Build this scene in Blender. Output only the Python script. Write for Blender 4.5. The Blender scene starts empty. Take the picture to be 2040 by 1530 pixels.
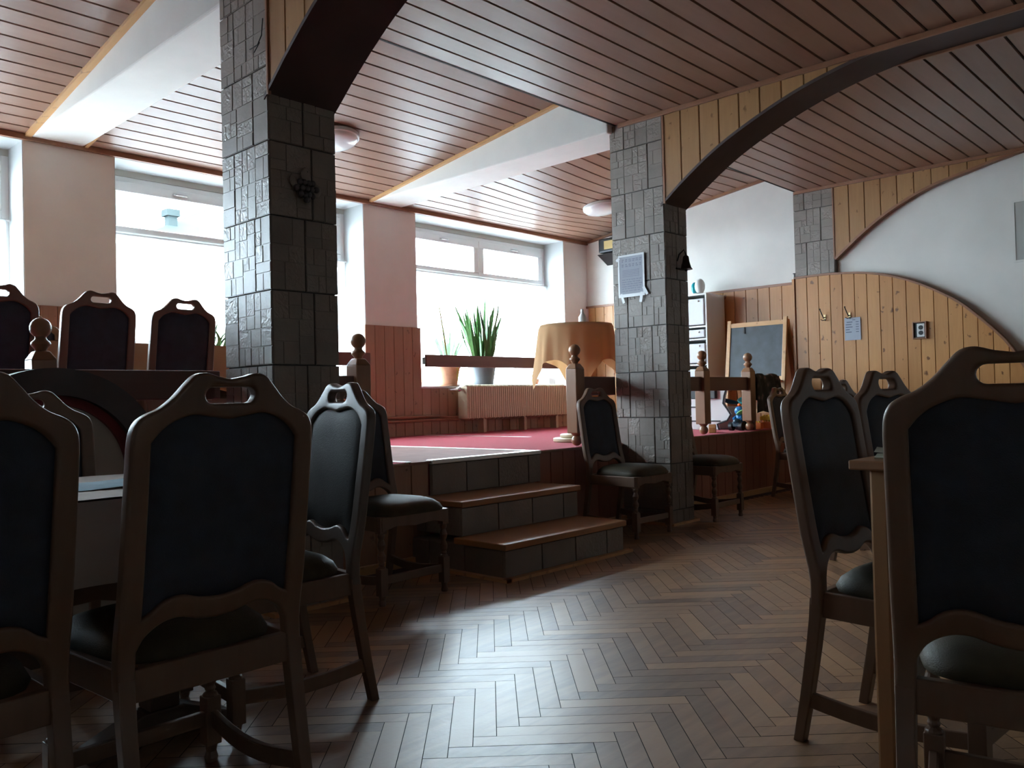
import bpy, bmesh, math, random
from mathutils import Vector, Matrix
random.seed(7)
S = bpy.context.scene
C = S.collection
PI = math.pi

# ------------------------------------------------------------------ camera
cam_d = bpy.data.cameras.new('camera')
cam = bpy.data.objects.new('camera', cam_d)
C.objects.link(cam)
cam_d.sensor_width = 36.0
cam_d.sensor_fit = 'HORIZONTAL'
cam_d.lens = 36.0 * 1672.9 / 2040.0
cam_d.clip_start = 0.05
cam_d.clip_end = 300
def cam_rot(yaw, pit, rol):
    cy, sy = math.cos(yaw), math.sin(yaw)
    cp, sp = math.cos(pit), math.sin(pit)
    cr, sr = math.cos(rol), math.sin(rol)
    M = Matrix(((1, 0, 0), (0, 0, -1), (0, 1, 0)))
    Rz = Matrix(((cy, -sy, 0), (sy, cy, 0), (0, 0, 1)))
    Rx = Matrix(((1, 0, 0), (0, cp, sp), (0, -sp, cp)))
    Rr = Matrix(((cr, -sr, 0), (sr, cr, 0), (0, 0, 1)))
    return Rr @ Rx @ M @ Rz
r_ = cam_rot(math.radians(46.614), math.radians(1.081), math.radians(-1.388))
rt, dn, fw = Vector(r_[0]), Vector(r_[1]), Vector(r_[2])
m4 = Matrix((rt, -dn, -fw)).transposed().to_4x4()
m4.translation = Vector((0, 0, 1.0))
cam.matrix_world = m4
S.camera = cam

# ------------------------------------------------------------------ world, sun, exposure
W = bpy.data.worlds.new('sky')
S.world = W
W.use_nodes = True
bg = W.node_tree.nodes['Background']
bg.inputs['Color'].default_value = (0.74, 0.88, 1.0, 1)
bg.inputs['Strength'].default_value = 16.0
sun_d = bpy.data.lights.new('sun', 'SUN')
sun_d.energy = 4.0
sun_d.angle = math.radians(1.0)
sun_d.color = (1.0, 0.95, 0.86)
sun = bpy.data.objects.new('sun', sun_d)
C.objects.link(sun)
sun.rotation_euler = Vector((0.45, 1.0, -0.95)).to_track_quat('-Z', 'Y').to_euler()
for k, (xa, xb) in enumerate(((-0.42, 2.14), (2.83, 5.39), (6.1, 8.69))):
    ld = bpy.data.lights.new('window_portal', 'AREA')     # sampling portal in the window opening
    ld.shape = 'RECTANGLE'
    ld.size, ld.size_y = xb - xa, 1.9
    ld.cycles.is_portal = True
    lo = bpy.data.objects.new('window_portal', ld)
    C.objects.link(lo)
    lo.location = ((xa + xb) / 2, 7.74, 2.13)
    lo.rotation_euler = (-PI / 2, 0, 0)
S.view_settings.view_transform = 'Standard'
S.view_settings.look = 'None'
S.view_settings.gamma = 1
S.view_settings.use_curve_mapping = False
S.view_settings.exposure = 1.6
S.cycles.use_denoising = True
S.cycles.max_bounces = 10
S.cycles.diffuse_bounces = 5
S.cycles.glossy_bounces = 4
S.cycles.transmission_bounces = 6
S.cycles.transparent_max_bounces = 12
S.cycles.sample_clamp_indirect = 6.0
S.cycles.caustics_reflective = False
S.cycles.caustics_refractive = False

# ------------------------------------------------------------------ materials
def new_mat(name):
    m = bpy.data.materials.new(name)
    m.use_nodes = True
    return m, m.node_tree.nodes, m.node_tree.links, m.node_tree.nodes['Principled BSDF']

def plain(name, col, rough=0.6, metal=0.0, spec=0.5, noise=0.0, nscale=30, bump=0.0, bscale=60, coat=0.0, sheen=0.0):
    m, N, L, b = new_mat(name)
    b.inputs['Base Color'].default_value = (*col, 1)
    b.inputs['Roughness'].default_value = rough
    b.inputs['Metallic'].default_value = metal
    b.inputs['Specular IOR Level'].default_value = spec
    b.inputs['Coat Weight'].default_value = coat
    b.inputs['Sheen Weight'].default_value = sheen
    if noise or bump:
        tc = N.new('ShaderNodeTexCoord')
    if noise:
        n = N.new('ShaderNodeTexNoise'); n.inputs['Scale'].default_value = nscale; n.inputs['Detail'].default_value = 5
        L.new(tc.outputs['Object'], n.inputs['Vector'])
        r = N.new('ShaderNodeMapRange')
        r.inputs['From Min'].default_value = 0.3; r.inputs['From Max'].default_value = 0.7
        r.inputs['To Min'].default_value = 1 - noise; r.inputs['To Max'].default_value = 1 + noise
        L.new(n.outputs['Fac'], r.inputs['Value'])
        mx = N.new('ShaderNodeVectorMath'); mx.operation = 'SCALE'
        mx.inputs[0].default_value = col
        L.new(r.outputs['Result'], mx.inputs['Scale'])
        L.new(mx.outputs['Vector'], b.inputs['Base Color'])
    if bump:
        n2 = N.new('ShaderNodeTexNoise'); n2.inputs['Scale'].default_value = bscale; n2.inputs['Detail'].default_value = 6
        L.new(tc.outputs['Object'], n2.inputs['Vector'])
        bp = N.new('ShaderNodeBump'); bp.inputs['Strength'].default_value = bump; bp.inputs['Distance'].default_value = 0.01
        L.new(n2.outputs['Fac'], bp.inputs['Height']); L.new(bp.outputs['Normal'], b.inputs['Normal'])
    return m

def wood(name, c0, c1, axis='z', rough=0.4, knots=0.0, grain=14.0, coat=0.0, bump=0.12, spec=0.5, tintamt=0.8):
    """boards: colour between c0 and c1 by a per-board value, with grain along one axis and optional knots"""
    m, N, L, b = new_mat(name)
    tc = N.new('ShaderNodeTexCoord')
    at = N.new('ShaderNodeAttribute'); at.attribute_name = 'tint'
    sh = N.new('ShaderNodeVectorMath'); sh.operation = 'MULTIPLY_ADD'      # every board gets its own piece of timber
    cmb = N.new('ShaderNodeCombineXYZ')
    for i in range(3): L.new(at.outputs['Fac'], cmb.inputs[i])
    sh.inputs[1].default_value = (13.0, 17.0, 19.0)
    L.new(cmb.outputs[0], sh.inputs[0]); L.new(tc.outputs['Object'], sh.inputs[2])
    mp = N.new('ShaderNodeMapping')
    sc = {'x': (0.09, 1, 1), 'y': (1, 0.09, 1), 'z': (1, 1, 0.09)}[axis]
    mp.inputs['Scale'].default_value = sc
    L.new(sh.outputs['Vector'], mp.inputs['Vector'])
    n = N.new('ShaderNodeTexNoise'); n.inputs['Scale'].default_value = grain * 3; n.inputs['Detail'].default_value = 7; n.inputs['Distortion'].default_value = 0.6
    L.new(mp.outputs['Vector'], n.inputs['Vector'])
    n2 = N.new('ShaderNodeTexNoise'); n2.inputs['Scale'].default_value = 2.2; n2.inputs['Detail'].default_value = 3
    L.new(sh.outputs['Vector'], n2.inputs['Vector'])
    a1 = N.new('ShaderNodeMath'); a1.operation = 'MULTIPLY_ADD'; a1.inputs[1].default_value = 0.9; a1.inputs[2].default_value = -0.45
    L.new(n.outputs['Fac'], a1.inputs[0])
    a2 = N.new('ShaderNodeMath'); a2.operation = 'MULTIPLY_ADD'; a2.inputs[1].default_value = tintamt
    L.new(at.outputs['Fac'], a2.inputs[0]); L.new(a1.outputs[0], a2.inputs[2])
    a3 = N.new('ShaderNodeMath'); a3.operation = 'MULTIPLY_ADD'; a3.inputs[1].default_value = 0.35
    L.new(n2.outputs['Fac'], a3.inputs[0]); L.new(a2.outputs[0], a3.inputs[2])
    cr = N.new('ShaderNodeMix'); cr.data_type = 'RGBA'
    cr.inputs['A'].default_value = (*c0, 1); cr.inputs['B'].default_value = (*c1, 1)
    L.new(a3.outputs[0], cr.inputs['Factor'])
    out = cr.outputs['Result']
    if knots:
        v = N.new('ShaderNodeTexVoronoi'); v.voronoi_dimensions = '2D'; v.inputs['Scale'].default_value = 7.5
        sp = N.new('ShaderNodeSeparateXYZ'); ad = N.new('ShaderNodeMath'); ad.operation = 'ADD'
        cm = N.new('ShaderNodeCombineXYZ'); zz = N.new('ShaderNodeMath'); zz.operation = 'MULTIPLY'; zz.inputs[1].default_value = 0.8
        L.new(sh.outputs['Vector'], sp.inputs[0]); L.new(sp.outputs[0], ad.inputs[0]); L.new(sp.outputs[1], ad.inputs[1])
        L.new(sp.outputs[2], zz.inputs[0]); L.new(ad.outputs[0], cm.inputs[0]); L.new(zz.outputs[0], cm.inputs[1])
        nk = N.new('ShaderNodeTexNoise'); nk.inputs['Scale'].default_value = 22
        L.new(sh.outputs['Vector'], nk.inputs['Vector'])
        wv = N.new('ShaderNodeVectorMath'); wv.operation = 'MULTIPLY_ADD'; wv.inputs[1].default_value = (.07, .07, 0)
        L.new(nk.outputs['Color'], wv.inputs[0]); L.new(cm.outputs[0], wv.inputs[2])
        L.new(wv.outputs['Vector'], v.inputs['Vector'])
        vs_ = N.new('ShaderNodeSeparateColor'); L.new(v.outputs['Color'], vs_.inputs[0])
        p3 = N.new('ShaderNodeMath'); p3.operation = 'POWER'; p3.inputs[1].default_value = 2.2; L.new(vs_.outputs[0], p3.inputs[0])
        sz = N.new('ShaderNodeMath'); sz.operation = 'MULTIPLY_ADD'; sz.inputs[1].default_value = 0.14; sz.inputs[2].default_value = 0.012
        L.new(p3.outputs[0], sz.inputs[0])
        dv = N.new('ShaderNodeMath'); dv.operation = 'DIVIDE'; L.new(v.outputs['Distance'], dv.inputs[0]); L.new(sz.outputs[0], dv.inputs[1])
        rr = N.new('ShaderNodeMapRange'); rr.inputs['From Min'].default_value = 0.45; rr.inputs['From Max'].default_value = 1.1
        rr.inputs['To Min'].default_value = knots; rr.inputs['To Max'].default_value = 0.0
        L.new(dv.outputs[0], rr.inputs['Value'])
        k = N.new('ShaderNodeMix'); k.data_type = 'RGBA'; k.inputs['B'].default_value = (c0[0] * .28, c0[1] * .2, c0[2] * .16, 1)
        L.new(rr.outputs['Result'], k.inputs['Factor']); L.new(out, k.inputs['A'])
        out = k.outputs['Result']
    L.new(out, b.inputs['Base Color'])
    b.inputs['Roughness'].default_value = rough
    b.inputs['Coat Weight'].default_value = coat
    b.inputs['Coat Roughness'].default_value = 0.15
    b.inputs['Specular IOR Level'].default_value = spec
    if bump:
        bp = N.new('ShaderNodeBump'); bp.inputs['Strength'].default_value = bump; bp.inputs['Distance'].default_value = 0.004
        L.new(n.outputs['Fac'], bp.inputs['Height']); L.new(bp.outputs['Normal'], b.inputs['Normal'])
    return m

M = {}
M['plaster'] = plain('white_plaster', (0.77, 0.75, 0.71), 0.9, noise=0.04, nscale=3, bump=0.25, bscale=9)
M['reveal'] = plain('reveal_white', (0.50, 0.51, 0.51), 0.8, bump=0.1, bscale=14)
M['ceil'] = wood('ceiling_boards', (0.235, 0.125, 0.085), (0.31, 0.175, 0.125), 'x', rough=0.36, grain=7, bump=0.05, coat=0.0, spec=0.35, tintamt=0.5)
M['gap'] = plain('dark_joint', (0.018, 0.010, 0.008), 0.9)
M['spandrel'] = wood('pine_spandrel', (0.30, 0.148, 0.058), (0.42, 0.228, 0.096), 'z', rough=0.42, knots=0.6, tintamt=0.6)
M['pine'] = wood('knotty_pine', (0.40, 0.172, 0.052), (0.54, 0.262, 0.090), 'z', rough=0.4, knots=0.9, tintamt=0.6)
M['wains'] = wood('reddish_wainscot', (0.31, 0.155, 0.09), (0.42, 0.235, 0.145), 'z', rough=0.42, knots=0.6, tintamt=0.6)
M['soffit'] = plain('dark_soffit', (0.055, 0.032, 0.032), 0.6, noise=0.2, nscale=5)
M['trim'] = wood('brown_trim', (0.22, 0.095, 0.05), (0.30, 0.14, 0.08), 'y', rough=0.4, bump=0.05)
M['trimlight'] = wood('light_trim', (0.48, 0.25, 0.10), (0.58, 0.33, 0.15), 'y', rough=0.4, knots=0.4, bump=0.05)
M['darkrail'] = wood('dark_rail', (0.118, 0.046, 0.034), (0.168, 0.070, 0.050), 'x', rough=0.45, grain=9)
M['post'] = wood('newel_wood', (0.235, 0.112, 0.055), (0.31, 0.155, 0.08), 'z', rough=0.35, bump=0.05)
M['walnut'] = wood('chair_walnut', (0.125, 0.069, 0.044), (0.185, 0.108, 0.071), 'z', rough=0.36, grain=10, bump=0.08)
M['walnutlit'] = wood('chair_walnut_lit_tone', (0.095, 0.072, 0.06), (0.14, 0.11, 0.092), 'z', rough=0.33, grain=10, bump=0.08)  # same chair walnut, greyed: window sheen put into the colour
M['pad'] = plain('dark_upholstery', (0.015, 0.020, 0.036), 0.62, noise=0.3, nscale=18, bump=0.25, bscale=400, sheen=0.03)
M['padlit'] = plain('upholstery_lit_tone', (0.023, 0.021, 0.021), 0.6, spec=0.25, noise=0.45, nscale=6, bump=0.2, bscale=250, sheen=0.03)  # dark pad fabric again, with window gloss painted in as a grey tone
M['seat'] = plain('seat_upholstery', (0.052, 0.040, 0.022), 0.56, spec=0.22, noise=0.35, nscale=9, bump=0.2, bscale=300, sheen=0.02)
M['table'] = wood('table_wood', (0.26, 0.12, 0.055), (0.35, 0.18, 0.09), 'y', rough=0.4, grain=9)
M['tableleg'] = wood('table_leg_wood', (0.34, 0.17, 0.075), (0.44, 0.24, 0.11), 'z', rough=0.4, grain=9)
M['darkleg'] = wood('dark_leg', (0.06, 0.035, 0.025), (0.10, 0.06, 0.04), 'z', rough=0.45)
M['cloth'] = plain('cream_cloth', (0.50, 0.43, 0.37), 0.85, noise=0.06, nscale=12, bump=0.2, bscale=700)
M['tan'] = plain('tan_cloth', (0.48, 0.29, 0.15), 0.85, noise=0.08, nscale=6, bump=0.15, bscale=700)
def cloth_glow():
    m, N, L, b = new_mat('golden_tan_cloth')
    N.remove(b)
    o = N['Material Output']
    d = N.new('ShaderNodeBsdfDiffuse'); d.inputs['Color'].default_value = (0.62, 0.41, 0.23, 1)
    t = N.new('ShaderNodeBsdfTranslucent'); t.inputs['Color'].default_value = (0.66, 0.38, 0.17, 1)
    x = N.new('ShaderNodeMixShader'); x.inputs[0].default_value = 0.38
    L.new(d.outputs[0], x.inputs[1]); L.new(t.outputs[0], x.inputs[2]); L.new(x.outputs[0], o.inputs['Surface'])
    return m
M['glowtan'] = cloth_glow()
M['runner'] = plain('blue_runner', (0.10, 0.24, 0.34), 0.8, noise=0.15, nscale=20)
M['front'] = wood('red_brown_boards', (0.25, 0.088, 0.055), (0.32, 0.125, 0.08), 'z', rough=0.5)
M['tread'] = wood('tread_wood', (0.34, 0.14, 0.052), (0.43, 0.20, 0.078), 'x', rough=0.32, grain=9, bump=0.05)
M['landing'] = plain('brown_runner_floor', (0.25, 0.115, 0.09), 0.75, spec=0.15, noise=0.12, nscale=9, bump=0.05)
M['metaltrim'] = plain('pale_edge_strip', (0.82, 0.80, 0.76), 0.3, metal=0.6)
M['white'] = plain('white_plastic', (0.72, 0.72, 0.71), 0.35)
M['offwhite'] = plain('ivory_enamel', (0.50, 0.39, 0.26), 0.4)
M['frame'] = plain('window_frame_white', (0.80, 0.81, 0.80), 0.4)
M['blind'] = plain('blind_box_cream', (0.50, 0.50, 0.44), 0.6)
M['black'] = plain('black_plastic', (0.012, 0.012, 0.014), 0.4)
M['iron'] = plain('dark_iron', (0.030, 0.028, 0.028), 0.45, metal=0.5)
M['pewter'] = plain('pewter', (0.10, 0.095, 0.10), 0.55, metal=0.3)
M['brass'] = plain('brass', (0.55, 0.42, 0.22), 0.35, metal=0.9)
M['chrome'] = plain('chrome', (0.7, 0.7, 0.7), 0.2, metal=1.0)
M['gold'] = plain('gold_grille', (0.55, 0.40, 0.16), 0.5)
M['lampglass'] = plain('lamp_opal', (0.80, 0.80, 0.80), 0.15, coat=0.5)
M['terra'] = plain('terracotta', (0.50, 0.24, 0.14), 0.7, noise=0.12, nscale=15)
M['greypot'] = plain('grey_pot', (0.12, 0.14, 0.16), 0.5)
M['leaf'] = plain('leaf_green', (0.07, 0.17, 0.045), 0.45, noise=0.3, nscale=14)
M['leafdry'] = plain('leaf_dry', (0.42, 0.34, 0.08), 0.6, noise=0.3, nscale=14)
M['board'] = plain('chalkboard_slate', (0.035, 0.045, 0.055), 0.5, noise=0.35, nscale=7)
M['paper'] = plain('paper', (0.36, 0.39, 0.45), 0.8)
M['ink'] = plain('ink', (0.10, 0.11, 0.15), 0.8)
M['inkpale'] = plain('ink_pale', (0.27, 0.29, 0.36), 0.8)
M['tape'] = plain('clear_tape', (0.62, 0.64, 0.66), 0.25)
M['napkin'] = plain('pale_green_paper', (0.55, 0.56, 0.45), 0.8)
M['blue'] = plain('blue_plastic', (0.03, 0.20, 0.50), 0.25)
M['teal'] = plain('teal_plastic', (0.01, 0.30, 0.34), 0.3)
M['green'] = plain('green_plastic', (0.14, 0.45, 0.16), 0.3)
M['navy'] = plain('navy_plastic', (0.012, 0.05, 0.08), 0.3)
M['orange'] = plain('orange_plastic', (0.75, 0.16, 0.02), 0.3)
M['yellow'] = plain('yellow_plastic', (0.80, 0.48, 0.02), 0.3)
M['card'] = plain('cardboard', (0.42, 0.32, 0.26), 0.8)
M['red'] = plain('red_fabric', (0.28, 0.03, 0.03), 0.8)
M['bin'] = plain('frosted_bin', (0.62, 0.63, 0.66), 0.3)
M['boxgrey'] = plain('grey_metal_door', (0.46, 0.47, 0.44), 0.5)
M['hwall'] = plain('pale_render', (0.70, 0.72, 0.62), 0.9)
M['hgreen'] = plain('pale_green_render', (0.46, 0.62, 0.46), 0.9)
M['hroof'] = plain('dark_slate_roof', (0.016, 0.021, 0.021), 0.9, noise=0.1, nscale=2, spec=0.1)
M['street'] = plain('asphalt', (0.30, 0.30, 0.30), 0.9)
M['carpet'] = plain('red_carpet', (0.44, 0.030, 0.055), 0.95, noise=0.25, nscale=160, bump=0.6, bscale=420, spec=0.1, sheen=0.2)
M['redlin'] = plain('red_lining', (0.16, 0.018, 0.022), 0.85)
M['bandwood'] = plain('dark_band', (0.062, 0.044, 0.046), 0.5, noise=0.2, nscale=6)
M['wallcream'] = plain('cream_paint', (0.46, 0.41, 0.36), 0.85, noise=0.04, nscale=3)

def tile_mat():
    m, N, L, b = new_mat('stone_tile')
    tc = N.new('ShaderNodeTexCoord')
    at = N.new('ShaderNodeAttribute'); at.attribute_name = 'tint'
    n = N.new('ShaderNodeTexNoise'); n.inputs['Scale'].default_value = 6; n.inputs['Detail'].default_value = 8
    L.new(tc.outputs['Object'], n.inputs['Vector'])
    a = N.new('ShaderNodeMath'); a.operation = 'MULTIPLY_ADD'; a.inputs[1].default_value = 0.5
    L.new(at.outputs['Fac'], a.inputs[0]); L.new(n.outputs['Fac'], a.inputs[2])
    mx = N.new('ShaderNodeMix'); mx.data_type = 'RGBA'
    mx.inputs['A'].default_value = (0.138, 0.110, 0.094, 1); mx.inputs['B'].default_value = (0.255, 0.216, 0.186, 1)
    L.new(a.outputs[0], mx.inputs['Factor']); L.new(mx.outputs['Result'], b.inputs['Base Color'])
    b.inputs['Roughness'].default_value = 0.42
    w = N.new('ShaderNodeTexNoise'); w.inputs['Scale'].default_value = 26; w.inputs['Detail'].default_value = 3; w.inputs['Distortion'].default_value = 1.4
    L.new(tc.outputs['Object'], w.inputs['Vector'])
    gt = N.new('ShaderNodeMapRange'); gt.inputs['From Min'].default_value = 0.35; gt.inputs['From Max'].default_value = 0.95
    gt.inputs['To Min'].default_value = 0.08; gt.inputs['To Max'].default_value = 0.75
    L.new(at.outputs['Fac'], gt.inputs['Value'])
    bp = N.new('ShaderNodeBump'); bp.inputs['Distance'].default_value = 0.012
    L.new(gt.outputs['Result'], bp.inputs['Strength'])
    L.new(w.outputs['Fac'], bp.inputs['Height']); L.new(bp.outputs['Normal'], b.inputs['Normal'])
    return m
M['tile'] = tile_mat()
M['grout'] = plain('tile_joint', (0.05, 0.045, 0.042), 0.8)

def floor_mat():
    m = wood('oak_parquet', (0.13, 0.056, 0.024), (0.43, 0.235, 0.105), 'x', rough=0.30, grain=9, bump=0.0, tintamt=0.95)
    N, L = m.node_tree.nodes, m.node_tree.links
    b = N['Principled BSDF']
    tc = N.new('ShaderNodeTexCoord')
    n = N.new('ShaderNodeTexNoise'); n.inputs['Scale'].default_value = 9; n.inputs['Detail'].default_value = 6
    L.new(tc.outputs['Object'], n.inputs['Vector'])
    r = N.new('ShaderNodeMapRange'); r.inputs['To Min'].default_value = 0.34; r.inputs['To Max'].default_value = 0.52
    b.inputs['Coat Weight'].default_value = 1.0; b.inputs['Coat Roughness'].default_value = 0.42
    L.new(n.outputs['Fac'], r.inputs['Value']); L.new(r.outputs['Result'], b.inputs['Roughness'])
    n3 = N.new('ShaderNodeTexNoise'); n3.inputs['Scale'].default_value = 45; n3.inputs['Detail'].default_value = 5
    L.new(tc.outputs['Object'], n3.inputs['Vector'])
    bp = N.new('ShaderNodeBump'); bp.inputs['Strength'].default_value = 0.16; bp.inputs['Distance'].default_value = 0.006
    L.new(n3.outputs['Fac'], bp.inputs['Height']); L.new(bp.outputs['Normal'], b.inputs['Normal'])
    return m
M['parquet'] = floor_mat()

def glass_mat():
    m, N, L, b = new_mat('window_glass')
    N.remove(b)
    o = N['Material Output']
    t = N.new('ShaderNodeBsdfTransparent'); t.inputs['Color'].default_value = (0.95, 0.98, 0.98, 1)
    g = N.new('ShaderNodeBsdfGlossy'); g.inputs['Roughness'].default_value = 0.02
    lw = N.new('ShaderNodeLayerWeight'); lw.inputs['Blend'].default_value = 0.5
    pw = N.new('ShaderNodeMath'); pw.operation = 'POWER'; pw.inputs[1].default_value = 5.0
    L.new(lw.outputs['Facing'], pw.inputs[0])
    f = N.new('ShaderNodeMath'); f.operation = 'MULTIPLY_ADD'; f.inputs[1].default_value = 0.9; f.inputs[2].default_value = 0.035
    L.new(pw.outputs[0], f.inputs[0])
    mx = N.new('ShaderNodeMixShader')
    L.new(f.outputs[0], mx.inputs[0]); L.new(t.outputs[0], mx.inputs[1]); L.new(g.outputs[0], mx.inputs[2])
    L.new(mx.outputs[0], o.inputs['Surface'])
    return m
M['glass'] = glass_mat()

def sheer_mat():
    m, N, L, b = new_mat('sheer_curtain')
    N.remove(b)
    o = N['Material Output']
    t = N.new('ShaderNodeBsdfTransparent')
    tl = N.new('ShaderNodeBsdfTranslucent'); tl.inputs['Color'].default_value = (0.86, 0.88, 0.90, 1)
    df = N.new('ShaderNodeBsdfDiffuse'); df.inputs['Color'].default_value = (0.86, 0.86, 0.86, 1)
    m1 = N.new('ShaderNodeMixShader'); m1.inputs[0].default_value = 0.3
    L.new(tl.outputs[0], m1.inputs[1]); L.new(df.outputs[0], m1.inputs[2])
    m2 = N.new('ShaderNodeMixShader'); m2.inputs[0].default_value = 0.55
    L.new(t.outputs[0], m2.inputs[1]); L.new(m1.outputs[0], m2.inputs[2])
    L.new(m2.outputs[0], o.inputs['Surface'])
    return m
M['sheer'] = sheer_mat()

# ------------------------------------------------------------------ mesh helpers
class MB:
    def __init__(self):
        self.v = []; self.f = []; self.t = []
    def add(self, vs, fs, tint=0.5):
        o = len(self.v)
        self.v += [tuple(p) for p in vs]
        for q in fs:
            self.f.append([i + o for i in q]); self.t.append(tint)
        return self
    def box(self, x0, x1, y0, y1, z0, z1, tint=0.5):
        vs = [(x, y, z) for z in (z0, z1) for y in (y0, y1) for x in (x0, x1)]
        return self.add(vs, [(0, 2, 3, 1), (4, 5, 7, 6), (0, 1, 5, 4), (2, 6, 7, 3), (0, 4, 6, 2), (1, 3, 7, 5)], tint)
    def cham(self, x0, x1, y0, y1, z0, z1, c, tint=0.5, side='-x'):
        """box whose face on one side is chamfered all round (relief blocks and boards)"""
        b = MB().box(x0, x1, y0, y1, z0, z1)
        def mod(p):
            x, y, z = p
            if side == '-x':
                if x == x0: y += c if y == y0 else -c; z += c if z == z0 else -c
            elif side == '-y':
                if y == y0: x += c if x == x0 else -c; z += c if z == z0 else -c
            elif side == '+z':
                if z == z1: x += c if x == x0 else -c; y += c if y == y0 else -c
            elif side == '+x':
                if x == x1: y += c if y == y0 else -c; z += c if z == z0 else -c
            return (x, y, z)
        return self.add([mod(p) for p in b.v], b.f, tint)
    def prism(self, poly, axis, a, b, tint=0.5):
        """2D polygon extruded along an axis; poly in the two other axes in xyz order"""
        def P(p, q):
            return {'x': (q, p[0], p[1]), 'y': (p[0], q, p[1]), 'z': (p[0], p[1], q)}[axis]
        n = len(poly)
        vs = [P(p, a) for p in poly] + [P(p, b) for p in poly]
        fs = [tuple(range(n))[::-1], tuple(range(n, 2 * n))] + [(i, (i + 1) % n, n + (i + 1) % n, n + i) for i in range(n)]
        return self.add(vs, fs, tint)
    def tube(self, pts, r, n=10, tint=0.5, cap=True):
        pts = [Vector(p) for p in pts]
        rs = r if isinstance(r, (list, tuple)) else [r] * len(pts)
        vs = []; up0 = None
        for i, p in enumerate(pts):
            d = (pts[min(i + 1, len(pts) - 1)] - pts[max(i - 1, 0)]).normalized()
            if up0 is None:
                up0 = Vector((0, 0, 1)) if abs(d.z) < 0.9 else Vector((1, 0, 0))
            s = d.cross(up0).normalized(); u = s.cross(d).normalized(); up0 = u
            for k in range(n):
                a = 2 * PI * k / n
                vs.append(p + (s * math.cos(a) + u * math.sin(a)) * rs[i])
        fs = []
        for i in range(len(pts) - 1):
            for k in range(n):
                fs.append((i * n + k, i * n + (k + 1) % n, (i + 1) * n + (k + 1) % n, (i + 1) * n + k))
        if cap:
            fs.append(tuple(range(n))[::-1]); fs.append(tuple(range((len(pts) - 1) * n, len(pts) * n)))
        return self.add(vs, fs, tint)
    def lathe(self, prof, cx=0, cy=0, z0=0, n=20, tint=0.5):
        """profile [(r, z)] turned round a vertical axis"""
        vs = []
        for r, z in prof:
            for k in range(n):
                a = 2 * PI * k / n
                vs.append((cx + r * math.cos(a), cy + r * math.sin(a), z0 + z))
        fs = []
        for i in range(len(prof) - 1):
            for k in range(n):
                fs.append((i * n + k, i * n + (k + 1) % n, (i + 1) * n + (k + 1) % n, (i + 1) * n + k))
        fs.append(tuple(range(n))[::-1]); fs.append(tuple(range((len(prof) - 1) * n, len(prof) * n)))
        return self.add(vs, fs, tint)
    def ball(self, c, rx, ry=None, rz=None, n=14, m=9, tint=0.5):
        ry = ry or rx; rz = rz or rx
        vs = []; fs = []
        for i in range(m + 1):
            t = PI * i / m
            for k in range(n):
                a = 2 * PI * k / n
                vs.append((c[0] + rx * math.sin(t) * math.cos(a), c[1] + ry * math.sin(t) * math.sin(a), c[2] - rz * math.cos(t)))
        for i in range(m):
            for k in range(n):
                fs.append((i * n + k, i * n + (k + 1) % n, (i + 1) * n + (k + 1) % n, (i + 1) * n + k))
        return self.add(vs, fs, tint)
    def build(self, name, mat, parent=None, smooth=None, bevel=0.0, loc=None):
        me = bpy.data.meshes.new(name)
        me.from_pydata(self.v, [], self.f)
        at = me.attributes.new('tint', 'FLOAT', 'FACE')
        at.data.foreach_set('value', self.t)
        bm = bmesh.new(); bm.from_mesh(me)
        bmesh.ops.recalc_face_normals(bm, faces=bm.faces)
        bm.to_mesh(me); bm.free()
        me.materials.append(mat)
        if smooth is not None:
            me.polygons.foreach_set('use_smooth', [True] * len(me.polygons))
            me.set_sharp_from_angle(angle=math.radians(smooth))
        o = bpy.data.objects.new(name, me)
        C.objects.link(o)
        if parent: o.parent = parent
        if loc: o.location = loc
        if bevel:
            bv = o.modifiers.new('edge', 'BEVEL'); bv.width = bevel; bv.segments = 2; bv.limit_method = 'ANGLE'
            bv.angle_limit = math.radians(40)
        return o

def empty(name, loc=(0, 0, 0), rz=0.0):
    o = bpy.data.objects.new(name, None)
    o.empty_display_size = 0.1
    C.objects.link(o); o.location = loc; o.rotation_euler = (0, 0, rz)
    return o
def tag(o, label, cat, group=None):
    o['label'] = label; o['category'] = cat
    if group: o['group'] = group
    return o
def struct(o):
    o['kind'] = 'structure'
    return o
def thing(name, label, cat, loc=(0, 0, 0), rz=0.0, group=None):
    return tag(empty(name, loc, rz), label, cat, group)
def copy_tree(o, parent=None):
    c = o.copy(); C.objects.link(c)
    if parent: c.parent = parent
    for ch in list(o.children): copy_tree(ch, c)
    return c
def lerp(x, X, Y):
    if x <= X[0]: return Y[0]
    for i in range(1, len(X)):
        if x <= X[i]:
            t = (x - X[i - 1]) / (X[i] - X[i - 1])
            return Y[i - 1] + t * (Y[i] - Y[i - 1])
    return Y[-1]
def smooth_lerp(x, X, Y):
    """Catmull-Rom through the samples"""
    if x <= X[0]: return Y[0]
    if x >= X[-1]: return Y[-1]
    for i in range(1, len(X)):
        if x <= X[i]:
            h = X[i] - X[i - 1]; t = (x - X[i - 1]) / h
            def sl(k):
                a, b = max(k - 1, 0), min(k + 1, len(X) - 1)
                return (Y[b] - Y[a]) / (X[b] - X[a])
            m0, m1 = sl(i - 1) * h, sl(i) * h
            return ((2 * t**3 - 3 * t**2 + 1) * Y[i - 1] + (t**3 - 2 * t**2 + t) * m0 + (-2 * t**3 + 3 * t**2) * Y[i] + (t**3 - t**2) * m1)
def rnd(): return random.random()

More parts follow.
